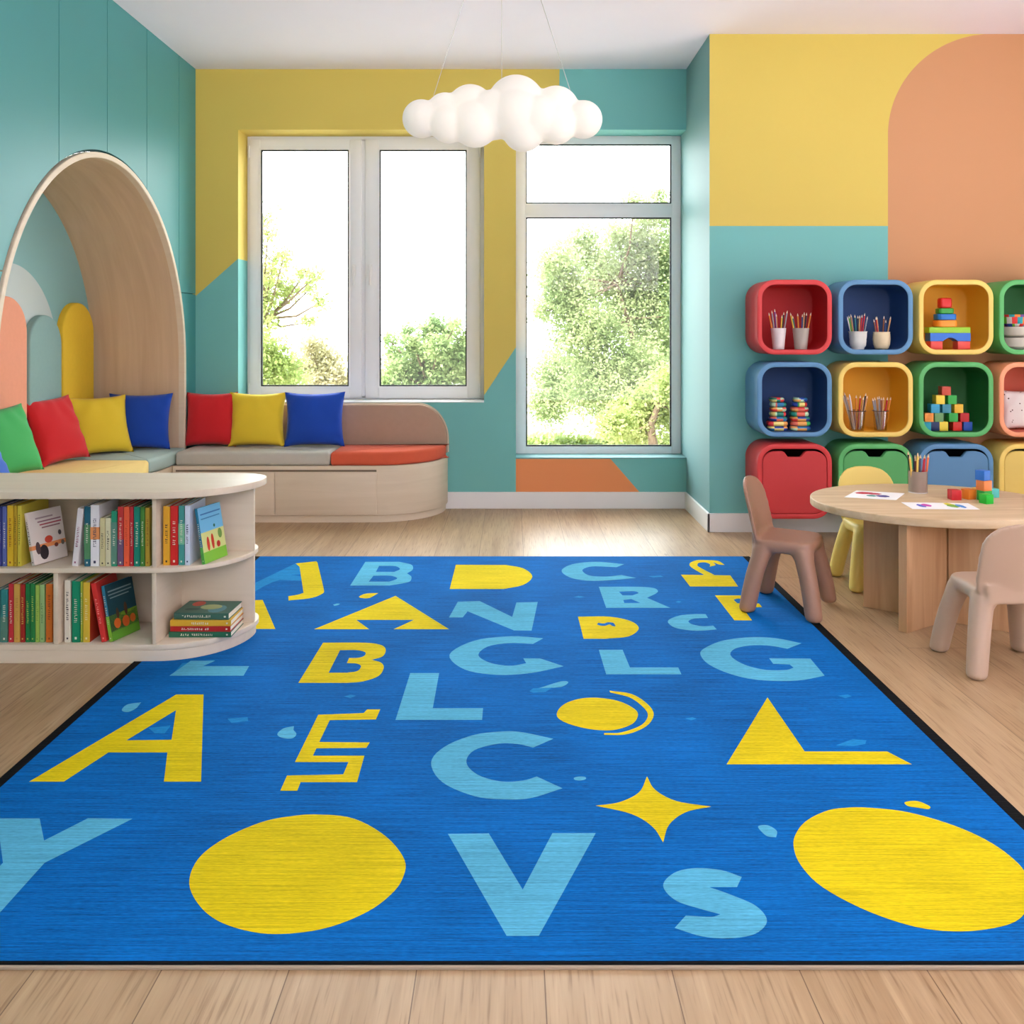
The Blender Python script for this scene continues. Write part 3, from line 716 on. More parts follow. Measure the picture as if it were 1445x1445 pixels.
shape(Yl, 'G', [(325, 190), (215, 125, s), (200, 92, s), (255, 65, s), (350, 63, s), (440, 70, s), (497, 103), (450, 100, s), (400, 82, s), (420, 105, s), (370, 118), (372, 98, s), (330, 82, s), (275, 88, s), (270, 115, s), (410, 190)], lvl=0)
shape(Yl, 'G', [(415, 362), (760, 364), (777, 388), (720, 390), (600, 390), (572, 400), (605, 430), (790, 432), (815, 463), (645, 465), (730, 575), (580, 575)])
shape(Yl, 'B', [(623, 290), (750, 290, s), (838, 308, s), (871, 338, s), (830, 370, s), (735, 380), (646, 380)])
shape(0, 'B', [(700, 322), (706, 315), (728, 318, s), (745, 313, s), (768, 316, s), (777, 330), (764, 329), (752, 322, s), (735, 327, s), (715, 327, s)], lvl=1)
shape(Sk, 'G', [(335, 522), (240, 522, s), (110, 535, s), (15, 580, s), (70, 635, s), (200, 660, s), (300, 663, s), (430, 652), (400, 620), (310, 625, s), (220, 608, s), (190, 582, s), (240, 560, s), (357, 555)])
shape(Sk, 'B', [(708, 425), (805, 425), (835, 497), (1032, 497), (1045, 525), (738, 525)])
shape(Sk, 'G', [(1150, 770), (940, 728, s), (720, 718, s), (480, 748, s), (330, 810, s), (290, 860, s), (350, 940, s), (500, 1015, s), (700, 1070, s), (920, 1090, s), (1150, 1083, s), (1347, 1045), (1225, 900), (875, 897), (910, 945), (1050, 950), (1083, 978), (1020, 996, s), (850, 996, s), (690, 960, s), (580, 905, s), (545, 855, s), (600, 810, s), (740, 787, s), (890, 792, s), (1030, 817)])
shape(Sk, 'B', [(462, 582), (545, 556, s), (575, 553, s), (583, 560, s), (560, 575, s), (525, 580)])
shape(Az, 'B', [(425, 594), (440, 582), (520, 578), (490, 597), (440, 600)])
shape(Yl, 'B', [(537, 682, s), (570, 645, s), (640, 623, s), (720, 622, s), (800, 638, s), (860, 672, s), (866, 700, s), (840, 730, s), (770, 752, s), (690, 751, s), (610, 735, s), (550, 710, s)])
shape(Yl, 'B', [(752, 592), (840, 605, s), (905, 645, s), (932, 690, s), (900, 738, s), (820, 770, s), (730, 772), (730, 765), (800, 762, s), (880, 733, s), (908, 695, s), (890, 660, s), (835, 620, s), (755, 599)])
shape(Az, 'B', [(1060, 705), (1090, 700), (1107, 706), (1085, 713)])
shape(Sk, 'B', [(523, 788), (400, 762, s), (320, 758, s), (200, 772, s), (80, 820, s), (24, 885, s), (70, 965, s), (200, 1022, s), (320, 1035, s), (430, 1030, s), (560, 990), (455, 942), (400, 958, s), (310, 962, s), (215, 935, s), (168, 885, s), (200, 835, s), (300, 808, s), (380, 810, s), (440, 824)])
shape(Sk, 'B', [(606, 948, s), (625, 942, s), (652, 944, s), (655, 952, s), (635, 958, s), (612, 956, s)])
shape(Az, 'B', [(605, 210), (625, 205), (652, 209), (628, 213)])
shape(Az, 'G', [(80, 420), (100, 410), (130, 415), (110, 426)])
shape(Yl, 'E', [(395, 127), (545, 345), (878, 345), (978, 397), (230, 397)])
shape(Yl, 'D', [(1182, 446), (1215, 500, s), (1300, 545, s), (1441, 568), (1340, 590, s), (1272, 640, s), (1247, 712), (1205, 650, s), (1120, 598, s), (975, 564), (1070, 550, s), (1150, 510, s)])
shape(Sk, 'D', [(378, 678), (543, 676), (680, 903), (800, 675), (975, 675), (745, 1090), (615, 1090)])
shape(Sk, 'E', [(291, 852), (210, 825, s), (110, 816, s), (30, 830, s), (-20, 868, s), (-20, 905, s), (30, 950, s), (120, 980, s), (205, 1003), (170, 1013, s), (65, 1008), (20, 1058), (130, 1092, s), (240, 1100, s), (345, 1082, s), (393, 1030, s), (350, 970, s), (250, 925, s), (160, 893), (272, 893)])
def px2(z, L_): ox, oy, q = ZOOM[z]; return [((x-ox)*q, (y-oy)*q, 1) for x, y in L_]
shape(Yl, 'C', px2('C', [(267, 1247), (279.5, 1212.5), (314.5, 1184.6), (367, 1161), (410, 1152), (451, 1149.6), (500, 1155.6), (545, 1181), (571, 1214), (568, 1240), (552, 1262), (520, 1286), (470, 1307), (419, 1316.7), (367, 1317), (314.5, 1303), (283, 1280)]))
shape(Yl, 'E', [(500, 725, s), (515, 668, s), (560, 620, s), (640, 583, s), (720, 572, s), (800, 572, s), (960, 590, s), (1150, 645, s), (1300, 715, s), (1410, 800, s), (1450, 870, s), (1450, 950, s), (1420, 1015, s), (1340, 1052, s), (1180, 1072, s), (1000, 1055, s), (800, 990, s), (620, 895, s), (530, 805, s)])
shape(Yl, 'E', [(948, 552, s), (975, 545, s), (1010, 548, s), (1052, 568, s), (1045, 578, s), (1000, 572, s), (965, 566, s)])
shape(Sk, 'E', [(358, 647, s), (395, 643, s), (432, 665, s), (430, 692), (395, 688, s), (370, 668, s)])
shape(Az, 'E', [(672, 320), (740, 295), (795, 300), (790, 315), (740, 324)])
shape(Az, 'E', [(680, 120), (720, 115), (735, 122), (710, 130)])
shape(Sk, 'C', [(-100, 615), (160, 615), (178, 705), (355, 615), (535, 617), (180, 795), (-40, 1040), (-230, 1040), (12, 795), (-2, 690)])
mb.bm.normal_update()
for f in mb.bm.faces:
    if abs(f.normal.z) > .99 and f.normal.z < 0 and f.calc_center_median().z > RZ+.0007: f.normal_flip()
o = obj('alphabet_rug', mb, m_rug, None, smooth=False, recalc=False)
tag(o, 'large bright blue rug printed with yellow and sky blue letters and shapes, edged in black', 'rug')

# ================================================================== CHAIRS
def chair_meshes():
    mb = MB()
    feet = {}
    for sx in (-1, 1):
        for sy in (-1, 1):
            pts = [((sx*.157, sy*.138, .006), .027), ((sx*.156, sy*.137, .02), .0355), ((sx*.146, sy*.126, .09), .037), ((sx*.132, sy*.110, .17), .038), ((sx*.117, sy*.092, .235), .040), ((sx*.10, sy*.080, .285), .046)]
            L = [[Vector(p)+Vector((r*math.cos(2*pi*i/20), r*math.sin(2*pi*i/20), 0)) for i in range(20)] for p, r in pts]
            mb.loft(L)
    # seat, slightly dished and wider at the front
    P = rrect(.142, .128, .06); L = []
    for z, sc_ in ((.262, .90), (.268, .96), (.285, 1.0), (.300, 1.0), (.312, .96), (.316, .90)):
        L.append([Vector((p[0]*sc_, p[1]*sc_, z)) for p in P])
    mb.loft(L)
    # backrest: curved shell rising from the seat's rear
    n = 24; prof = []
    for k in range(n+1):   # rounded top outline, half width as a function of height
        t = k/n; z = .285+.272*t
        r = .105; zt = .557
        hw = .143 if z < zt-r else .143-r+math.sqrt(max(0, r*r-(z-(zt-r))**2))
        if z < .33: hw = .128+.015*math.sin((z-.285)/.045*pi/2)
        prof.append((z, max(hw, .03)))
    Lf = []
    for z, hw in prof:
        yb = -.116-(z-.28)*.23; loop = []; m = 16
        th = .0088
        for q in range(m+1):
            x = -hw+2*hw*q/m; loop.append(Vector((x, yb+.020*(x/.14)**2*1.0-th, z)))
        for q in range(m+1):
            x = hw-2*hw*q/m; loop.append(Vector((x, yb+.020*(x/.14)**2*1.0+th, z)))
        Lf.append(loop)
    mb.loft(Lf)
    # gussets under the seat that make the arches between the legs
    for sx in (-1, 1):
        for sy in (-1, 1):
            for dx, dy in ((-.045*sx, 0), (0, -.04*sy)):
                mb.loft([[Vector((sx*.112+dx*k/2+.026*math.cos(2*pi*i/12), sy*.088+dy*k/2+.026*math.sin(2*pi*i/12), z)) for i in range(12)] for k, z in ((0, .215), (1, .25), (2, .28))])
    mb.loft([[Vector((x, -.118+dy, z)) for x, dy, z in ((-.11, -.012, .262), (.11, -.012, .262), (.11, .03, .262), (-.11, .03, .262))],
             [Vector((x, -.118+dy, z)) for x, dy, z in ((-.12, -.014, .33), (.12, -.014, .33), (.12, .012, .33), (-.12, .012, .33))]])
    me = remeshed(mb, .0055, 10)
    bm = bmesh.new(); bm.from_mesh(me); bm.normal_update()
    zmin = min(v.co.z for v in bm.verts)
    parts = {'seat': [], 'backrest': [], 'l00': [], 'l01': [], 'l10': [], 'l11': []}
    for f in bm.faces:
        c = f.calc_center_median()
        if c.z > .332 or (c.y < -.118 and c.z > .287): k = 'backrest'
        elif c.z > .238: k = 'seat'
        else: k = 'l%d%d' % (c.x > 0, c.y > 0)
        parts[k].append(f)
    out = {}
    for k, fs in parts.items():
        idx = {}; vs = []; nr = []; fc = []
        for f in fs:
            q = []
            for v in f.verts:
                if v not in idx: idx[v] = len(vs); vs.append((v.co.x, v.co.y, v.co.z-zmin)); nr.append(v.normal.copy())
                q.append(idx[v])
            fc.append(q)
        m = bpy.data.meshes.new(k); m.from_pydata(vs, [], fc); m.shade_smooth(); m.normals_split_custom_set_from_vertices(nr)
        out[k] = m
    bm.free(); return out
CM = chair_meshes()
def make_chair(rgb_mat, lab, loc, yaw, s=1.0):
    t = thing('child_chair', lab, 'chair', loc, (0, 0, yaw)); t.scale = (s, s, s)
    for k, nm in (('seat', 'seat'), ('backrest', 'backrest'), ('l00', 'leg'), ('l01', 'leg'), ('l10', 'leg'), ('l11', 'leg')):
        me = CM[k].copy(); me.materials.clear(); me.materials.append(rgb_mat)
        o = bpy.data.objects.new(nm, me); COL.objects.link(o); o.parent = t
    return t
M_cb = mat('chair_brown', (162, 122, 100), .42, .02, 4, spec=.4); M_cy = mat('chair_yellow', (236, 208, 112), .42, .02, 4); M_cg = mat('chair_beige', (194, 166, 144), .42, .02, 4)
# chair faces local +y; brown faces right and slightly towards the camera
make_chair(M_cb, 'brown moulded child chair at the left of the table, two feet on the rug', (1.20, 3.848, .0095), -math.atan2(.225, -.13)+.0, 1.0)
make_chair(M_cy, 'yellow moulded child chair behind the table by the wall boxes', (1.745, 4.235, 0.0), pi, .97)
make_chair(M_cg, 'beige moulded child chair in front of the table at the right edge', (1.763, 3.205, 0.0), 0.0, .985)

# ================================================================== TABLE
TX, TY, TR, TRY, TZ = 1.835, 3.87, .515, .425, .467
tb = thing('round_table', 'low round light oak table on a crossed plank base', 'table', (TX, TY, 0))
mb = MB(); P = [(TX+TR*math.cos(2*pi*k/96), TY+TRY*math.sin(2*pi*k/96)) for k in range(96)]
mb.prism(P, TZ-.033, TZ, .004); obj('tabletop', mb, M_table, tb, ang=30)
def plank(p, q, th=.036, z0=0.0, z1=TZ-.033, skip=None):
    p, q = Vector(p), Vector(q); d = (q-p).normalized(); n_ = Vector((-d.y, d.x))*th/2
    mb = MB(); mb.prism([tuple(p+n_*-1), tuple(q-n_), tuple(q+n_), tuple(p+n_)], z0, z1, .002)
    return mb
obj('base_panel', plank((1.562, 3.545), (2.03, 3.845)), M_tbase, tb, ang=30)
cx_ = Vector((1.800, 3.698))
a, b_ = Vector((1.545, 3.885)), Vector((2.065, 3.505)); d = (b_-a).normalized()
ca = a+d*((cx_-a).dot(d)-.022); cb_ = a+d*((cx_-a).dot(d)+.022)
obj('base_panel', plank(a, ca), M_tbase, tb, ang=30); obj('base_panel', plank(cb_, b_), M_tbase, tb, ang=30)

# things on the table
def paper(pts, marks, lab):
    W = [flo(x, y, TZ+.0015) for x, y in pts]; c = sum(W, Vector())/4
    mb = MB(); mb.loft([[Vector((p.x, p.y, z)) for p in W] for z in (TZ+.0004, TZ+.0014)], mi=0); ms = [mat('white_paper', (246, 246, 246), .8, .01)]
    for k, (x, y, rx, ry, rgb) in enumerate(marks):
        ms.append(mat('paint_%d_%d_%d' % rgb, rgb, .7)); p = flo(x, y, TZ+.0017)
        u = rx*p.y/F; v = ry*p.y*p.y/F/(CH-TZ)
        mb.faces([(p.x+u*math.cos(2*pi*i/16)*(1+.12*math.sin(3*i+k)), p.y+v*math.sin(2*pi*i/16)*(1+.1*math.sin(2*i+k)), TZ+.0016+.0001*k) for i in range(16)], [tuple(range(16))], k+1)
    solo('painting_sheet', mb, ms, lab, 'sheet of paper', 'painted sheets on the table', smooth=False)
paper([(1191.3, 701.4), (1264.5, 705.4), (1276.8, 696), (1208.6, 692)], [(1220, 695.7, 13, 1.5, (196, 40, 60)), (1234, 696.8, 9, 1.3, (190, 50, 80)), (1230, 699.5, 7, 1.2, (70, 150, 140)), (1246, 700.2, 9, 1.5, (60, 50, 130))],
      'white sheet with red and blue paint strokes, nearest the left table edge')
paper([(1287.7, 718), (1382.7, 718.7), (1366, 710), (1271.5, 708.6)], [(1300, 713.5, 5, 2.2, (90, 100, 200)), (1307, 712.8, 6, 2.0, (200, 70, 170)), (1340, 712, 6, 2.4, (226, 206, 60)), (1345, 714, 8, 2.2, (120, 170, 60)), (1356, 714.3, 5, 2.6, (70, 140, 210))],
      'white sheet with rainbow blobs of paint, in front of the blocks')
PENC = {}
def pencil(p, tilt, az, L_, rgb, r, lab, group, tip=(226, 196, 150)):
    mb = MB(); n = 6
    prof = [(r, 0), (r, L_-.016), (r*.35, L_-.003), (r*.1, L_)]
    mb.lathe(prof, n=n, mis=[0, 1, 1])
    o = obj('pencil', mb, [mat('pencil_%d_%d_%d' % rgb, rgb, .45), mat('tip_%d_%d_%d' % tip, tip, .6)], None, ang=60)
    o.location = p; o.rotation_euler = (0, tilt, az)
    return tag(o, lab, 'pencil', group)
# pencil pot
cc = flo(1299.5, 696.5, TZ); cc = Vector((cc.x, cc.y+.03, TZ+.0005)); 
pot = thing('pencil_pot', 'grey-brown ribbed metal pencil pot in the middle of the table', 'pencil pot', cc)
mb = MB(); Lp = []
def cupwall(r0, r1, h, n=36, rib=0.0, t=.003, inner=.004):
    mb = MB()
    def lp(r, z, rb=rib): return [Vector(((r+rb*(i % 2))*math.cos(2*pi*i/n), (r+rb*(i % 2))*math.sin(2*pi*i/n), z)) for i in range(n)]
    mb.loft([lp(r0, 0), lp(r0+(r1-r0)*.5, h*.5), lp(r1, h), lp(r1-t, h, 0), lp(r0-t, inner, 0)]); return mb
obj('pot_body', cupwall(.039, .039, .098, 48, .0012), mat('brushed_metal', (150, 130, 116), .35, .1, 40, spec=.8), pot, world=False)
mb = MB(); mb.lathe([(.0405, -.0002), (.0415, .002), (.0405, .004)]); obj('base_rim', mb, mat('clear_rim', (206, 204, 204), .2), pot, world=False)
for i, (dx, tl, az, rgb, L_) in enumerate([(-.026, -.14, .1, (226, 180, 80), .175), (-.018, -.16, .0, (40, 34, 36), .19), (-.010, .03, 0, (226, 190, 90), .185), (-.004, -.03, 1, (34, 36, 44), .17), (.004, .02, 0, (80, 84, 110), .175),
                                   (.008, .05, .5, (60, 60, 80), .165), (.016, .08, 0, (196, 40, 56), .175), (.021, .12, .3, (220, 60, 70), .165), (.024, .15, 0, (226, 110, 60), .18), (.0, -.08, 2, (120, 60, 60), .16)]):
    cn = {0: 'yellow', 1: 'black', 2: 'yellow', 3: 'black', 4: 'slate', 5: 'slate', 6: 'red', 7: 'red', 8: 'orange', 9: 'brown'}[i]
    pencil((cc.x+dx*1.0, cc.y+(.012 if i % 2 else -.012), TZ+.006), tl*.75, az*.2, L_*.96, rgb, .005, cn+' pencil standing in the metal pot on the table', 'pencils in the metal pot')
def block(x, y, z, s_, rgb, yaw, lab, group, lit_rgb=None, side=None):
    ms = [mat('block_%d_%d_%d' % rgb, rgb, .4, .03)]; mb = MB(); mb.box(-s_/2, s_/2, -s_/2, s_/2, 0, s_, .0015)
    if lit_rgb:
        ms.append(mat('block_%d_%d_%d' % lit_rgb, lit_rgb, .4, .03))  # one side coloured paler, standing in for light on that face
        for f in mb.bm.faces:
            if f.calc_center_median().x > s_*.45: f.material_index = 1
    o = obj('toy_block', mb, ms, None, ang=30); o.location = (x, y, z); o.rotation_euler = (0, 0, yaw)
    return tag(o, lab, 'toy block', group)
tg = 'wooden blocks on the table'; bz = TZ+.0005; B = .043
def bx_(px, Y): return (px-HX)/F*Y
block(bx_(1351, 3.86), 3.885, bz, B, (206, 36, 44), .0, 'red wooden block on the table, left end of the row', tg, (240, 200, 150))
block(bx_(1370, 3.88), 3.90, bz, B, (232, 130, 40), .35, 'orange wooden block on the table, second in the row', tg, (244, 206, 150))
block(bx_(1385, 3.93), 3.955, bz, B*.9, (240, 190, 96), .2, 'pale yellow wooden block behind the orange one', tg)
block(bx_(1393.5, 3.84), 3.865, bz, B, (40, 170, 70), .3, 'green wooden block carrying the orange and blue ones', tg, (110, 206, 130))
block(bx_(1392.8, 3.84), 3.865, bz+B+.0006, B*1.03, (232, 132, 70), .32, 'orange wooden block in the middle of the stacked tower', tg, (250, 212, 160))
block(bx_(1391, 3.84), 3.865, bz+2*B+.0024, B, (48, 116, 206), .5, 'blue wooden block on top of the tower', tg, (90, 150, 226))
block(bx_(1393.5, 3.785), 3.795, bz, B*.93, (30, 186, 50), .33, 'bright green wooden block in front of the tower', tg, (110, 214, 110))
block(bx_(1404, 3.92), 3.94, bz, B*.9, (90, 196, 190), .1, 'turquoise wooden block half hidden behind the tower', tg)

# ================================================================== WALL BOXES
CX = [1.6145, 2.078, 2.538, 2.998]; RZc = [1.287, .815, .347]; HW = .2145; YF = 5.063; YBK = YR-.002
def box_loop(cx, cz, hw, r, y): return [Vector((cx+p[0], y, cz+p[1])) for p in rrect(hw, hw, r, 8)]
C = {'red': (214, 62, 64), 'blue': (94, 144, 186), 'yellow': (240, 208, 110), 'green': (92, 180, 104), 'peach': (244, 160, 118)}
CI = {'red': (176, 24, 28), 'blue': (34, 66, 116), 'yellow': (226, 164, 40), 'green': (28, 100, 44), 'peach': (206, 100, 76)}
def shelf_box(cx, cz, c, lab, drawer=False):
    t = thing('wall_cubby', lab, 'wall storage box', (cx, YBK, cz-HW), group='rounded storage boxes on the wall')
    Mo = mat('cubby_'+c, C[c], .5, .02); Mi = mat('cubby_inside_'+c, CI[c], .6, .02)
    mb = MB(); w = .0285
    L = [box_loop(cx, cz, HW-.004, .10, YBK), box_loop(cx, cz, HW, .104, YBK-.006), box_loop(cx, cz, HW, .104, YF+.008), box_loop(cx, cz, HW-.002, .102, YF+.002), box_loop(cx, cz, HW-.007, .098, YF),
         box_loop(cx, cz, HW-w+.006, .083, YF), box_loop(cx, cz, HW-w+.001, .079, YF+.002), box_loop(cx, cz, HW-w, .078, YF+.007)]
    mb.loft(L, True, False); obj('shell', mb, Mo, t, ang=50)
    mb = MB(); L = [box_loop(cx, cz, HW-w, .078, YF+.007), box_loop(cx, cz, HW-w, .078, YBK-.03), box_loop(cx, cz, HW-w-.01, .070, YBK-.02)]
    mb.loft(L, False, True); obj('lining', mb, Mi if not drawer else mat('drawer_recess_shade_'+c, tuple(int(v*.35) for v in CI[c]), .7), t, ang=50)  # behind drawers the lining colour is darkened to paint in the recess shade
    if drawer:
        q = HW-w-.0012; r = .076; top = q-.012
        P = []
        n = 8
        for cx2, cy2, a0 in ((q-r, top-r*.8, 0),):
            P += [(cx2+r*math.cos(pi/2*k/n), cy2+r*.8*math.sin(pi/2*k/n)) for k in range(n+1)]
        P += [(.070, top), (.058, top-.006), (.040, top-.030), (.033, top-.034), (-.033, top-.034), (-.040, top-.030), (-.058, top-.006), (-.070, top)]
        P += [(-(q-r)+r*math.cos(pi/2+pi/2*k/n), top-r*.8+r*.8*math.sin(pi/2+pi/2*k/n)) for k in range(n+1)]
        P += [(-q+r+r*math.cos(pi+pi/2*k/n), -q+r+r*math.sin(pi+pi/2*k/n)) for k in range(n+1)]
        P += [(q-r+r*math.cos(1.5*pi+pi/2*k/n), -q+r+r*math.sin(1.5*pi+pi/2*k/n)) for k in range(n+1)]
        mb = MB(); e = .004
        L = [[Vector((cx+p[0], YF+.03, cz+p[1])) for p in P], [Vector((cx+p[0], YF+.006, cz+p[1])) for p in P], [Vector((cx+p[0], YF+.002, cz+p[1])) for p in inset(P, e)]]
        mb.loft(L); obj('drawer_front', mb, mat('drawer_'+c, tuple(int(v*.96) for v in C[c]), .5, .02), t, ang=30)
    return t
G1 = [['red', 'blue', 'yellow', 'green'], ['blue', 'yellow', 'green', 'peach'], ['red', 'green', 'blue', 'yellow']]
LB = [['red wall cubby in the top row holding two ribbed cups', 'blue wall cubby in the top row holding two pots of pencils', 'yellow wall cubby in the top row holding a stacked toy', 'green wall cubby in the top row holding bowls, cut by the photo edge'],
      ['blue wall cubby in the middle row holding stacked colourful pieces', 'yellow wall cubby in the middle row holding two glass jars', 'green wall cubby in the middle row holding a pyramid of blocks', 'peach wall cubby in the middle row with a speckled cloth'],
      ['red rounded wall box with a drawer front, bottom row', 'green rounded wall box with a drawer front, behind the yellow chair', 'blue rounded wall box with a drawer front, behind the table', 'yellow rounded wall box with a drawer front at the right edge']]
for r in range(3):
    for c in range(4): shelf_box(CX[c], RZc[r], G1[r][c], LB[r][c], r == 2)
FL = [z-HW+.0285+.0006 for z in RZc]
k5 = 5.12/F
def X5(px, Y=5.12): return (px-HX)/F*Y
PC = {'orange': (232, 140, 50), 'brown': (150, 90, 60), 'purple': (130, 70, 130), 'yellow': (230, 180, 60), 'black': (40, 40, 46), 'grey': (150, 150, 156), 'teal': (30, 110, 110), 'blue': (40, 70, 130), 'green': (100, 160, 50), 'red': (190, 34, 40), 'white': (226, 226, 226), 'tan': (200, 150, 100)}
def cup(px, Y, fl, r0, r1, h, m, lab, pens, rib=0.0, where='', prof=None, plen=.17, pr=.0042, glass=False):
    c = Vector((X5(px, Y), Y, fl)); t = thing('pencil_cup', lab, 'pencil cup', c, group='pencil cups in the wall boxes')
    if prof:
        mb = MB(); mb.lathe(prof+[(prof[-1][0]-.004, prof[-1][1]), (prof[0][0]-.005, .006)], n=32)
    else: mb = cupwall(r0, r1, h, 40, rib, .003)
    obj('cup_body', mb, m, t, world=False)
    if glass or prof:
        mb = MB(); n = 32; R = (prof[-1][0] if prof else r1)+.001; zt = prof[-1][1] if prof else h
        L = [[Vector(((R+rr*math.cos(a))*math.cos(2*pi*i/n), (R+rr*math.cos(a))*math.sin(2*pi*i/n), zt-.001+rr*math.sin(a))) for i in range(n)] for a in [2*pi*q/8 for q in range(9)] for rr in (.002,)]
        mb.loft(L, False, False); obj('cup_rim', mb, m if prof else mat('jar_rim', (70, 50, 36), .4), t, world=False)
    rs = random.Random(px)
    for dx, cn, lf in pens:
        tilt = math.atan2(dx*.45, .12)
        rb = min(r0, r1)*.55
        p = (c.x+max(-rb, min(rb, dx*.35)), c.y+rs.uniform(-.4, .4)*rb, fl+.006)
        pencil(p, tilt, rs.uniform(-.15, .15), plen*lf/math.cos(tilt), PC[cn], pr, '%s pencil standing in the %s' % (cn, where), 'pencils in the '+where, tip=(232, 214, 186) if cn != 'white' else (240, 240, 240))
    return t
M_cupw = mat('white_ceramic', (226, 216, 216), .4, .02); M_cupg = mat('grey_ribbed_cup', (176, 166, 156), .5, .04); M_cupc = mat('cream_ceramic', (226, 206, 168), .45, .06, 20); M_cupw2 = mat('white_wrapped_cup', (222, 222, 216), .6, .03)
cup(1098.5, 5.15, FL[0], .031, .0425, .123, M_cupw, 'pinkish white ribbed cup on the left in the red cubby', [(-.05, 'orange', 1.18), (-.035, 'grey', 1.25), (-.02, 'purple', 1.3), (-.012, 'tan', 1.15), (.018, 'yellow', 1.1), (.028, 'black', 1.2), (.042, 'grey', 1.25)], .0012, 'left cup of the red cubby', plen=.175)
cup(1130, 5.15, FL[0], .034, .046, .123, M_cupg, 'grey ribbed cup on the right in the red cubby', [(-.055, 'yellow', 1.2), (-.045, 'teal', 1.1), (-.015, 'orange', 1.18), (.008, 'blue', 1.15), (.02, 'tan', 1.22), (.032, 'black', 1.2), (.052, 'orange', 1.2)], .0012, 'right cup of the red cubby', plen=.172)
cup(1210.5, 5.15, FL[0], .034, .05, .103, M_cupw2, 'white wrapped cup on the left in the blue cubby', [(-.06, 'white', 1.12), (-.05, 'green', 1.15), (-.035, 'tan', 1.2), (-.015, 'teal', 1.18), (0, 'black', 1.15), (.012, 'tan', 1.16), (.024, 'red', 1.18), (.038, 'red', 1.24), (.056, 'grey', 1.12)], .0, 'left cup of the blue cubby',
    prof=[(.034, 0), (.036, .012), (.044, .02), (.047, .05), (.046, .055), (.049, .075), (.049, .08), (.050, .103)], plen=.165)
cup(1244, 5.15, FL[0], .034, .045, .100, M_cupc, 'cream rounded pot on the right in the blue cubby', [(-.05, 'brown', 1.02), (-.035, 'red', 1.1), (-.028, 'tan', 1.12), (.016, 'brown', 1.14), (.026, 'blue', 1.0), (.048, 'tan', 1.12)], .0, 'cream pot of the blue cubby',
    prof=[(.030, 0), (.038, .006), (.046, .03), (.049, .06), (.047, .085), (.044, .1)], plen=.165)
def clear_mat():
    m = bpy.data.materials.new('jar_glass'); m.use_nodes = True; nt = m.node_tree; nt.nodes.clear()
    o = nt.nodes.new('ShaderNodeOutputMaterial'); mx = nt.nodes.new('ShaderNodeMixShader'); tr = nt.nodes.new('ShaderNodeBsdfTransparent'); gl = nt.nodes.new('ShaderNodeBsdfGlossy')
    gl.inputs['Roughness'].default_value = .1; tr.inputs[0].default_value = (.88, .87, .85, 1)
    mx.inputs[0].default_value = .12; nt.links.new(tr.outputs[0], mx.inputs[1]); nt.links.new(gl.outputs[0], mx.inputs[2]); nt.links.new(mx.outputs[0], o.inputs[0]); return m
M_jar = clear_mat()
cup(1209, 5.15, FL[1], .038, .049, .116, M_jar, 'clear glass jar on the left in the yellow cubby', [(-.075, 'white', 1.22), (-.065, 'grey', 1.3), (-.05, 'tan', 1.15), (-.04, 'white', 1.25), (.0, 'orange', 1.2), (.02, 'red', 1.2), (.035, 'tan', 1.15), (.045, 'black', 1.28), (.065, 'tan', 1.18)], 0, 'left glass jar', plen=.165, pr=.005, glass=True)
cup(1242.5, 5.15, FL[1], .034, .043, .116, M_jar, 'clear glass jar on the right in the yellow cubby', [(-.045, 'grey', 1.12), (-.03, 'grey', 1.15), (-.018, 'tan', 1.18), (-.01, 'grey', 1.2), (.008, 'brown', 1.15), (.018, 'tan', 1.16), (.04, 'red', 1.15), (.058, 'orange', 1.16)], 0, 'right glass jar', plen=.162, pr=.005, glass=True)

# stacked toy in the yellow cubby
f0 = FL[0]; YT = 5.13; sx = lambda v: X5(v/6.284+1290, YT); u1 = YT/F/6.284
def arch_block(x0, x1, z0, z1, ax0, ax1, rise, y0, y1, m, lab, gr):
    mb = MB(); P = [(x0, z0), (ax0, z0)]+([(ax0+(ax1-ax0)*k/12, z0+rise*math.sin(pi*k/12)) for k in range(1, 12)] if rise else [])+[(ax1, z0), (x1, z0), (x1, z1), (x0, z1)]
    mb.loft([[Vector((p[0], y, p[1])) for p in P] for y in (y1, y0)]); solo('toy_block', mb, m, lab, 'toy block', gr, ang=30)
gr = 'stacking toy pieces in the yellow cubby'
fr = mat('foot_red', (232, 84, 76), .4)
for a, b2, lb in ((145, 250, 'left red leg block under the toy arch in the yellow cubby'), (385, 495, 'right red leg block under the toy arch in the yellow cubby')):
    mb = MB(); mb.box(sx(a), sx(b2), YT-.005, YT+.06, f0, f0+72*u1, .003); solo('toy_block', mb, fr, lb, 'toy block', gr)
z = f0+72*u1+.0004
arch_block(sx(140), sx(497), z, z+72*u1, sx(250), sx(385), 32*u1, YT-.005, YT+.06, mat('arch_blue', (50, 116, 214), .4), 'blue arch block lying on the two red legs', gr)
z += 72*u1+.0004
mb = MB(); mb.box(sx(130), sx(497), YT-.005, YT+.06, z, z+52*u1, .003); solo('toy_block', mb, mat('plank_lime', (150, 206, 50), .4), 'lime green plank block lying on the blue arch', 'toy block', gr)
z += 52*u1+.0004
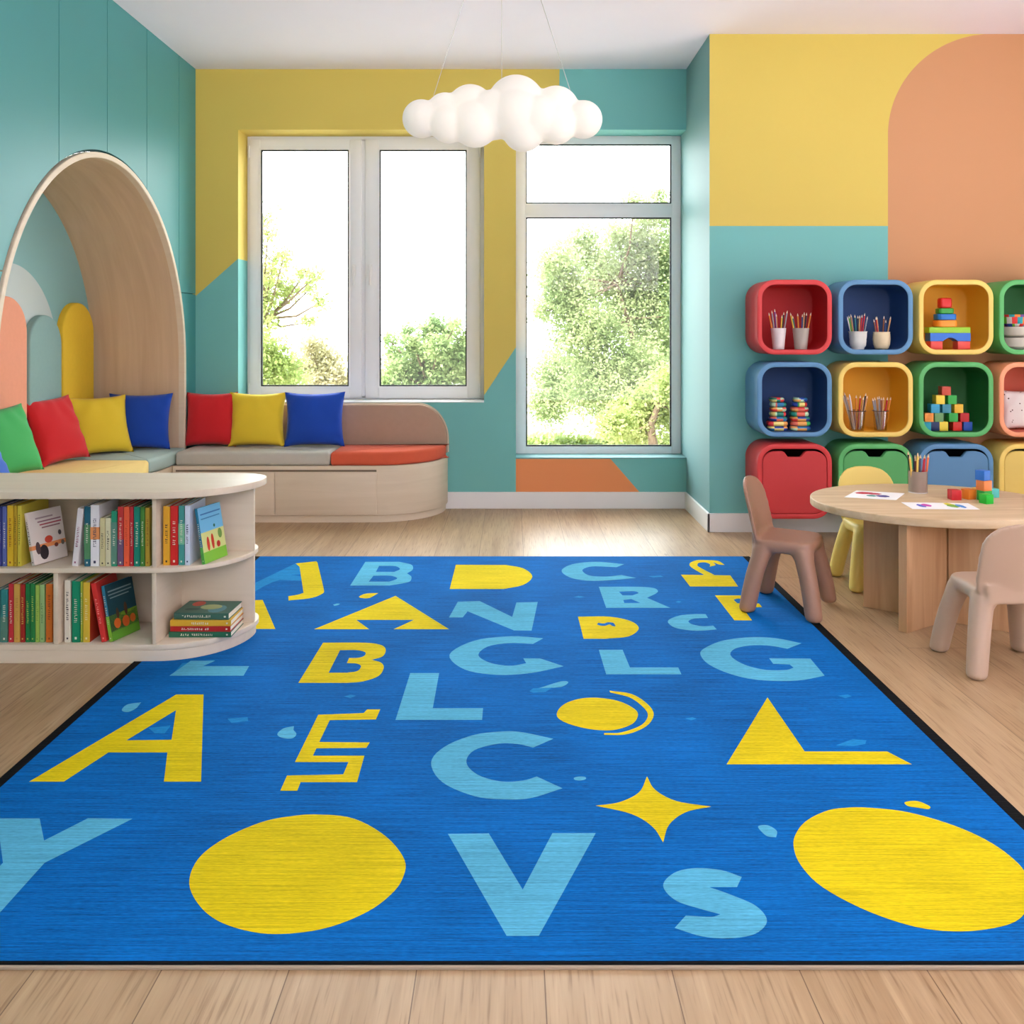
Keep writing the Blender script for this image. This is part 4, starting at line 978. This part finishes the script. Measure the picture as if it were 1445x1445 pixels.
for a, b2, h_, rgb, lb in ((203, 381, 62, (240, 150, 44), 'orange ring at the base of the small toy tower'), (208, 376, 54, (32, 116, 200), 'blue ring second in the small toy tower'), (222, 358, 50, (60, 160, 60), 'green ring third in the small toy tower'), (238, 344, 92, (214, 34, 34), 'red rounded cap on top of the small toy tower')):
    mb = MB(); w_ = (sx(b2)-sx(a))/2; r_ = w_*.5; c_ = ((sx(a)+sx(b2))/2, YT+.028)
    P = [(c_[0]+p[0], c_[1]+p[1]*.75) for p in rrect(w_, w_, r_, 6)]
    mb.prism(P, z, z+h_*u1, .007 if h_ < 80 else .012, seg=3); solo('toy_ring', mb, mat('ring_%d_%d_%d' % rgb, rgb, .35), lb, 'toy ring', gr)
    z += h_*u1+.0004
# bowls in green cubby
c = Vector((X5(1439), 5.17, f0))
M_bw = mat('stone_bowl', (200, 192, 178), .5, .03)
def bowl(z, r, h, m, lab, ms=None):
    mb = MB(); mb.lathe([(r*.72, 0), (r*.94, h*.25), (r, h*.8), (r, h), (r-.006, h), (r-.012, h*.5), (r*.6, h*.25)], n=36)
    if ms:
        for f in mb.bm.faces:
            cc_ = f.calc_center_median(); f.material_index = int((math.atan2(cc_.y, cc_.x)+pi)*3.1+cc_.z*60) % len(ms)
    o = obj('bowl', mb, ms or m, None); o.location = (c.x, c.y, z); tag(o, lab, 'bowl', 'stacked bowls in the green cubby')
bowl(f0, .088, .068, M_bw, 'stone coloured bowl at the bottom of the stack'); bowl(f0+.0685, .092, .062, M_bw, 'stone coloured bowl in the middle of the stack')
bowl(f0+.131, .083, .07, None, 'multicoloured painted bowl on top of the stack', [mat('bp%d' % i, q, .5) for i, q in enumerate([(240, 130, 40), (110, 60, 140), (40, 80, 160), (120, 190, 60), (230, 220, 215), (230, 60, 60), (40, 160, 170)])])
# stacked colourful pieces in blue cubby
f1 = FL[1]; rs = random.Random(3)
pal = [(220, 60, 60), (60, 170, 90), (240, 220, 130), (40, 120, 170), (240, 170, 90), (30, 130, 110), (200, 230, 190), (40, 70, 160), (230, 110, 90)]
pm = [mat('clay_%d' % i, q, .3) for i, q in enumerate(pal)]
for side, xc in ((0, 236), (1, 425)):
    z = f1
    for k in range(7):
        nmat = 4; mats = rs.sample(pm, nmat); jx = rs.uniform(-8, 8); w_ = (82+rs.uniform(-6, 10)-4*k*.8)*YT/F/6.02*.98
        mb = MB(); h_ = .0265; P = rrect(w_, .042, .03, 5)
        mb.prism(P, 0, h_, .011, seg=3)
        for f in mb.bm.faces:
            q = f.calc_center_median(); f.material_index = min(nmat-1, int((q.x+w_)/(2*w_)*nmat)) if k % 2 else min(nmat-1, int((q.x+w_)/(2*w_)*3)+(q.z > h_*.6))
        bmesh.ops.remove_doubles(mb.bm, verts=mb.bm.verts[:], dist=1e-6)
        o = obj('play_ring', mb, mats, None); o.location = (X5((xc+jx)/6.02+1060, YT)-.002, YT+.028, z)
        tag(o, 'multicoloured rounded play piece in the %s stack of the blue cubby' % ('left' if side == 0 else 'right'), 'play piece', 'play pieces in the %s stack' % ('left' if side == 0 else 'right'))
        z += h_+.0012
# pyramid of blocks
bs_ = 78*YT/F/6.284; cn = {'teal': (30, 160, 180), 'navy': (24, 44, 90), 'yellow': (244, 214, 70), 'red': (214, 40, 30), 'blue': (36, 80, 170), 'orange': (240, 150, 60), 'green': (50, 170, 70), 'cyan': (50, 160, 200), 'brick': (206, 80, 60), 'crimson': (186, 28, 34), 'amber': (236, 184, 50), 'sea': (60, 140, 160), 'sage': (110, 160, 100)}
rows_ = [[(112, 'teal'), (188, 'navy'), (262, 'yellow'), (385, 'red'), (478, 'blue')], [(134, 'orange'), (222, 'sage'), (350, 'green'), (450, 'crimson')], [(190, 'cyan'), (290, 'sea'), (397, 'amber')], [(234, 'yellow'), (340, 'green')], [(287, 'brick')]]
nmr = ['bottom row', 'second row', 'third row', 'fourth row', 'very top']
for k, rw in enumerate(rows_):
    for j, (x, cc_) in enumerate(rw):
        block(sx(x), YT+.025, f1+.0003+k*(bs_+.0004), bs_, cn[cc_], 0, '%s block in the %s of the block pyramid' % (cc_ if cc_ not in ('sage', 'sea') else cc_+' green', nmr[k]), 'blocks of the pyramid in the green cubby')
# speckled cloth pouch in peach cubby
def speck():
    m, nt, b = newmat('speckled_cloth'); v = coords(nt, 'Object', (1, 1, 1)); vo = nt.nodes.new('ShaderNodeTexVoronoi'); vo.inputs['Scale'].default_value = 42
    nt.links.new(v, vo.inputs['Vector']); n = noise_node(nt, 30, v)
    f = (NX(nt, vo.outputs['Distance'])+NX(nt, n.outputs[0])*.25) < .30
    nt.links.new(mixc(nt, f, lin((232, 224, 218)), lin((96, 60, 54))), b.inputs['Base Color']); b.inputs['Roughness'].default_value = .9; return m
pillow(speck(), 'white cloth pouch with dark speckles in the peach cubby', (X5(1446, 5.17), 5.19, f1), 0, -.12, .25, .235, thick=.04, seed=11).name = 'cloth_pouch'
bpy.data.objects['cloth_pouch']['category'] = 'cloth pouch'

# ================================================================== CLOUD LAMP
YL = 3.6; q = YL/F/4.25
lamp = thing('cloud_pendant_lamp', 'glowing white cloud-shaped pendant lamp hanging on thin wires', 'pendant lamp', (at(708, 160, YL).x, YL, at(708, 215, YL).z))
mb = MB(); zc = {}
for x, y, r, dy in ((233, 713, 116, 0), (372, 660, 112, .02), (395, 755, 112, -.02), (525, 640, 145, .03), (555, 750, 142, -.02), (660, 690, 150, .0), (800, 615, 176, .03), (800, 700, 160, -.02), (845, 790, 128, -.02), (930, 720, 130, -.03), (1040, 648, 144, .03), (1040, 752, 122, -.02), (1203, 718, 116, 0)):
    p = at(x/4.25+540, y/4.25, YL); t = bmesh.new(); bmesh.ops.create_icosphere(t, subdivisions=4, radius=r*q*(1-dy*.0))
    mb.merge(t, 0, Matrix.Translation((p.x, p.y+dy, p.z)) @ Matrix.Diagonal((1, .95, 1, 1))); t.free()
me = remeshed(mb, .007, 14)
def lampmat():
    m = bpy.data.materials.new('lit_lamp_shade'); m.use_nodes = True; nt = m.node_tree; nt.nodes.clear()
    o = nt.nodes.new('ShaderNodeOutputMaterial'); d = nt.nodes.new('ShaderNodeBsdfDiffuse'); tl = nt.nodes.new('ShaderNodeBsdfTranslucent'); e = nt.nodes.new('ShaderNodeEmission')
    mx = nt.nodes.new('ShaderNodeMixShader'); ad = nt.nodes.new('ShaderNodeAddShader')
    d.inputs[0].default_value = (.76, .73, .69, 1); tl.inputs[0].default_value = (.9, .86, .8, 1); mx.inputs[0].default_value = .3
    e.inputs[0].default_value = (1, .93, .84, 1); e.inputs[1].default_value = .12
    nt.links.new(d.outputs[0], mx.inputs[1]); nt.links.new(tl.outputs[0], mx.inputs[2]); nt.links.new(mx.outputs[0], ad.inputs[0]); nt.links.new(e.outputs[0], ad.inputs[1]); nt.links.new(ad.outputs[0], o.inputs[0])
    return m
me.materials.clear(); me.materials.append(lampmat()); me.shade_smooth()
for v in me.vertices: v.co -= lamp.location
o = bpy.data.objects.new('lamp_shade', me); COL.objects.link(o); o.parent = lamp
top = Vector((at(708, 0, YL).x, YL, H))
for x, y in ((612, 135), (708, 112), (806, 132)):
    p = at(x, y, YL); d_ = Vector(((x-708)/98*.13*.12, 0, 0))
    mb = MB(); mb.tube(p, top+d_, .0013, n=6); obj('suspension_wire', mb, mat('steel_wire', (190, 188, 184), .4), lamp)
mb = MB(); mb.lathe([(.05, -.02), (.055, -.017), (.055, 0)], top, 32); obj('ceiling_canopy', mb, M_white, lamp)
for x, y, en in ((655, 165, .10), (790, 160, .10), (720, 165, .03)):
    l = bpy.data.lights.new('lamp_bulb', 'POINT'); l.energy = en; l.color = (1, .9, .78); l.shadow_soft_size = .03
    o = bpy.data.objects.new('lamp_bulb', l); COL.objects.link(o); o.parent = lamp; o.location = at(x, y, YL)-lamp.location

# ================================================================== OUTSIDE
GZ = -.8
M_bounce_ground = mat('pale_bounce_ground', (208, 203, 194), .9, .06, 1.5)  # ground made pale as an added reflector that brightens the ceiling
mb = MB(); mb.box(-40, 40, YB+.4, 70, GZ-.2, GZ); struct('ground_outside', mb, M_bounce_ground).name = 'ground'
def leafmat(name, c1, c2):
    m, nt, b = newmat(name); g = nt.nodes.new('ShaderNodeNewGeometry'); n = noise_node(nt, 2.2, g.outputs['Position'])
    r = nt.nodes.new('ShaderNodeValToRGB'); r.color_ramp.elements[0].position = .35; r.color_ramp.elements[1].position = .65
    r.color_ramp.elements[0].color = lin(c1); r.color_ramp.elements[1].color = lin(c2); nt.links.new(n.outputs[0], r.inputs[0])
    nt.links.new(r.outputs[0], b.inputs['Base Color']); b.inputs['Roughness'].default_value = .6; b.inputs['Specular IOR Level'].default_value = .2
    tl = nt.nodes.new('ShaderNodeBsdfTranslucent'); mx = nt.nodes.new('ShaderNodeMixShader'); mx.inputs[0].default_value = .4
    nt.links.new(r.outputs[0], tl.inputs[0]); nt.links.new(b.outputs[0], mx.inputs[1]); nt.links.new(tl.outputs[0], mx.inputs[2])
    nt.links.new(mx.outputs[0], nt.nodes['Material Output'].inputs[0]); return m
M_bark = mat('bark', (130, 112, 96), .9, .2, 12, .5, 60)
def tree(name, lab, base, Y, blobs, m, dens, size, trunk, depth=1.0, seed=0, tr=.09):
    """blobs: (px,py,radius px, fill) measured in the view at distance Y, given real thickness in depth"""
    rs = random.Random(seed); k = Y/F
    B3 = [(at(x, y, Y+rs.uniform(-.5, .5)*depth), r*k, f) for x, y, r, f in blobs]
    t = thing(name, lab, 'tree', (base[0], Y, GZ), group=None)
    mb = MB(); V = []; Fc = []
    for c_, R, f in B3:
        n = int(dens*f*(R/k)**2/1000)
        nc = max(6, int(n/26))
        for _ in range(nc):
            while True:
                d_ = Vector((rs.uniform(-1, 1), rs.uniform(-1, 1), rs.uniform(-1, 1)))
                if .15 < d_.length < 1: break
            d_ *= (.55+.45*rs.random()) ; cc_ = c_+Vector((d_.x*R, d_.y*R*1.0, d_.z*R))
            cr = R*.16+.05
            for _ in range(26):
                p = cc_+Vector((rs.gauss(0, cr), rs.gauss(0, cr), rs.gauss(0, cr*.8)))
                nrm = Vector((rs.gauss(0, 1), rs.gauss(-.4, 1), rs.gauss(.7, 1))).normalized()
                u = nrm.orthogonal().normalized(); u = Matrix.Rotation(rs.uniform(0, 6.28), 3, nrm) @ u; w = nrm.cross(u)
                s_ = size*rs.uniform(.6, 1.3); i = len(V)
                V += [p-u*s_, p-w*s_*.6+nrm*s_*.15, p+u*s_, p+w*s_*.6+nrm*s_*.15]; Fc.append((i, i+1, i+2, i+3))
    me = bpy.data.meshes.new('foliage'); me.from_pydata([v-Vector(t.location) for v in V], [], Fc); me.materials.append(m)
    o = bpy.data.objects.new('foliage', me); COL.objects.link(o); o.parent = t
    mb = MB(); pts = [Vector((base[0], Y, GZ-.05))]+[at(x, y, Y) for x, y in trunk]
    for i, (a, b2) in enumerate(zip(pts, pts[1:])):
        mb.tube(a, b2, tr*(1-.7*i/len(pts)), tr*(1-.7*(i+1)/len(pts)), 8)
    for c_, R, f in B3:
        j = min(pts[1:], key=lambda p_: (p_-c_).length); mid = (j+c_)/2+Vector((rs.uniform(-.1, .1), 0, -.08))
        mb.tube(j, mid, tr*.28, tr*.2, 6); mb.tube(mid, c_, tr*.2, tr*.08, 6)
        for _ in range(5):
            e_ = c_+Vector((rs.uniform(-1, 1), rs.uniform(-.6, .6), rs.uniform(-.3, 1)))*R*.9; mb.tube(c_, e_, tr*.09, tr*.03, 5)
    obj('trunk', mb, M_bark, t)
    return t
L1 = leafmat('leaves_mid', (154, 174, 120), (202, 213, 164)); L2 = leafmat('leaves_bright', (156, 176, 104), (206, 214, 150)); L3 = leafmat('leaves_deep', (136, 162, 108), (190, 206, 148)); L4 = leafmat('leaves_painted_haze', (190, 186, 146), (220, 212, 180)); L5 = leafmat('leaves_blue', (90, 128, 110), (130, 164, 140))  # leaf colours lightened, painting the haze of overexposure into them
tree('maple_tree', 'tall broad green tree filling the right window', (2.35, 0), 14, [(785, 370, 30, 1), (822, 350, 30, 1), (855, 385, 48, 1), (800, 420, 42, 1), (870, 330, 22, .8), (905, 350, 38, 1), (940, 390, 55, 1), (900, 440, 60, 1), (830, 470, 50, 1), (765, 440, 18, .6), (780, 395, 26, .8),
     (915, 300, 26, .8), (945, 300, 22, .7), (895, 285, 14, .7), (930, 275, 12, .7), (985, 350, 60, 1), (1000, 430, 70, 1), (960, 500, 60, 1), (790, 530, 45, 1), (845, 545, 50, 1.1), (900, 520, 45, 1), (775, 570, 30, 1)],
     L1, 2700, .029, [(925, 640), (915, 580), (905, 520), (885, 450), (870, 400)], 1.4, 1, .075)
tree('young_tree', 'bright yellow-green small tree low in the right window, before the tall one', (1.76, 0), 11, [(900, 585, 34, 1), (930, 560, 34, 1), (955, 545, 30, 1), (872, 600, 24, 1), (895, 610, 24, 1), (975, 590, 40, 1)],
     L2, 2600, .03, [(922, 640), (918, 600), (930, 570)], .6, 2, .07)
tree('round_bush_tree', 'rounded dense green tree low in the right pane of the left window', (-1.35, 0), 13, [(582, 487, 15, 1), (575, 470, 8, .9), (604, 468, 14, .9), (612, 453, 7, .8), (632, 470, 13, .9), (643, 458, 7, .7), (620, 490, 18, 1), (598, 500, 20, 1), (652, 480, 12, .9), (645, 500, 20, 1), (558, 500, 14, .9), (562, 522, 20, 1), (590, 530, 26, 1), (625, 525, 28, 1), (658, 520, 24, 1), (545, 540, 14, 1), (600, 560, 36, 1), (550, 480, 6, .7), (675, 540, 26, 1)],
     L3, 2500, .033, [(602, 600), (602, 540)], .8, 3, .08)
tree('light_leaved_tree', 'airy light green tree reaching in from the left of the left window', (-3.9, 0), 12, [(372, 310, 12, .6), (378, 330, 8, .6), (386, 370, 18, .55), (372, 390, 16, .6), (400, 365, 10, .4), (378, 425, 22, .6), (412, 412, 18, .7), (440, 405, 14, .6), (395, 400, 14, .5), (455, 425, 8, .3), (430, 385, 8, .25), (445, 390, 10, .25),
     (378, 460, 14, .6), (370, 500, 30, 1), (395, 520, 30, 1), (345, 400, 40, .8), (335, 480, 50, 1), (320, 340, 45, .8), (405, 545, 25, 1), (370, 545, 30, 1), (436, 455, 6, .3)],
     L2, 1500, .03, [(335, 640), (335, 540), (345, 480), (375, 450)], .6, 4, .08)
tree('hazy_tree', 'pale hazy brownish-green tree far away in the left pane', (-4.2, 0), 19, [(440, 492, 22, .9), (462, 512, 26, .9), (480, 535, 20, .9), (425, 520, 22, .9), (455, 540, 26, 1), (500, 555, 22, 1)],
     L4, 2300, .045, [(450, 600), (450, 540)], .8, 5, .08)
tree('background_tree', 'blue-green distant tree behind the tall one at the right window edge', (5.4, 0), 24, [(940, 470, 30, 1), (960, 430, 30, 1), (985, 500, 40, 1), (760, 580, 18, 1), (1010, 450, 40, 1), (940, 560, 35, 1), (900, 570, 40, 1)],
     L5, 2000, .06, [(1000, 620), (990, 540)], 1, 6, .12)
mb = MB(); mb.box(-.6, .95, 16.0, 16.3, GZ, CH-(600-HY)/F*16, .02); o = struct('wall_garden', mb, mat('garden_wall_grey', (176, 178, 180), .8)); 

mb = MB()
for i, x in enumerate([-2.5+.35*k for k in range(24)]):
    pass
mb.bm.free()
V = []; Fc = []; rs = random.Random(9)
for _ in range(26000):
    p = Vector((rs.uniform(-7, 7), rs.gauss(15.3, .15), GZ+abs(rs.gauss(0, .1)))); nrm = Vector((rs.gauss(0, 1), rs.gauss(-.5, 1), rs.gauss(.8, 1))).normalized(); u = nrm.orthogonal().normalized(); w = nrm.cross(u); s_ = .04; i = len(V)
    V += [p-u*s_, p-w*s_*.6, p+u*s_, p+w*s_*.6]; Fc.append((i, i+1, i+2, i+3))
me = bpy.data.meshes.new('low_hedge'); me.from_pydata(V, [], Fc); me.materials.append(L2); o = bpy.data.objects.new('low_hedge', me); COL.objects.link(o)
tag(o, 'low clipped green hedge along the lawn outside the windows', 'hedge')

# ================================================================== LIGHT
w = bpy.data.worlds.new('World'); sc.world = w; w.use_nodes = True; nt = w.node_tree; bg = nt.nodes['Background']
tc = nt.nodes.new('ShaderNodeTexCoord'); sp = nt.nodes.new('ShaderNodeSeparateXYZ'); nt.links.new(tc.outputs['Generated'], sp.inputs[0])
rp = nt.nodes.new('ShaderNodeValToRGB'); rp.color_ramp.elements[0].position = .0; rp.color_ramp.elements[0].color = (.98, .97, .97, 1)
rp.color_ramp.elements[1].position = .5; rp.color_ramp.elements[1].color = (.89, .95, 1.0, 1)
nt.links.new(sp.outputs[2], rp.inputs[0]); nt.links.new(rp.outputs[0], bg.inputs[0]); 
mr = nt.nodes.new('ShaderNodeMapRange'); mr.interpolation_type = 'SMOOTHSTEP'   # the sky is brighter on the window side
mr.inputs['From Min'].default_value = .1; mr.inputs['From Max'].default_value = .8; mr.inputs['To Min'].default_value = .86; mr.inputs['To Max'].default_value = 9.8
nt.links.new(sp.outputs[1], mr.inputs['Value']); 
lo = nt.nodes.new('ShaderNodeMapRange'); lo.inputs['From Min'].default_value = -.25; lo.inputs['From Max'].default_value = -.02; lo.inputs['To Min'].default_value = 5.4; lo.inputs['To Max'].default_value = 1.0
nt.links.new(sp.outputs[2], lo.inputs['Value'])   # world boosted below the horizon as added light for the ceiling
nt.links.new((NX(nt, mr.outputs[0])*NX(nt, lo.outputs[0])).k, bg.inputs[1])
sun = bpy.data.lights.new('sun', 'SUN'); sun.energy = 9; sun.angle = math.radians(2); sun.color = (1, .97, .9)
so = bpy.data.objects.new('sun', sun); COL.objects.link(so); so.rotation_euler = Vector((.45, .55, -1.1)).to_track_quat('-Z', 'Y').to_euler()

# ================================================================== CAMERA
cam = bpy.data.cameras.new('camera'); cam.sensor_width = 36; cam.lens = 36*F/1445; cam.shift_x = -(HX-722.5)/1445; cam.shift_y = -(722.5-HY)/1445; cam.clip_end = 200
co = bpy.data.objects.new('camera', cam); COL.objects.link(co); co.location = (0, 0, CH); co.rotation_euler = (pi/2, 0, 0)
sc.camera = co
sc.view_settings.view_transform = 'Standard'; sc.view_settings.look = 'None'; sc.view_settings.gamma = 1; sc.view_settings.use_curve_mapping = False
sc.view_settings.exposure = 0.36
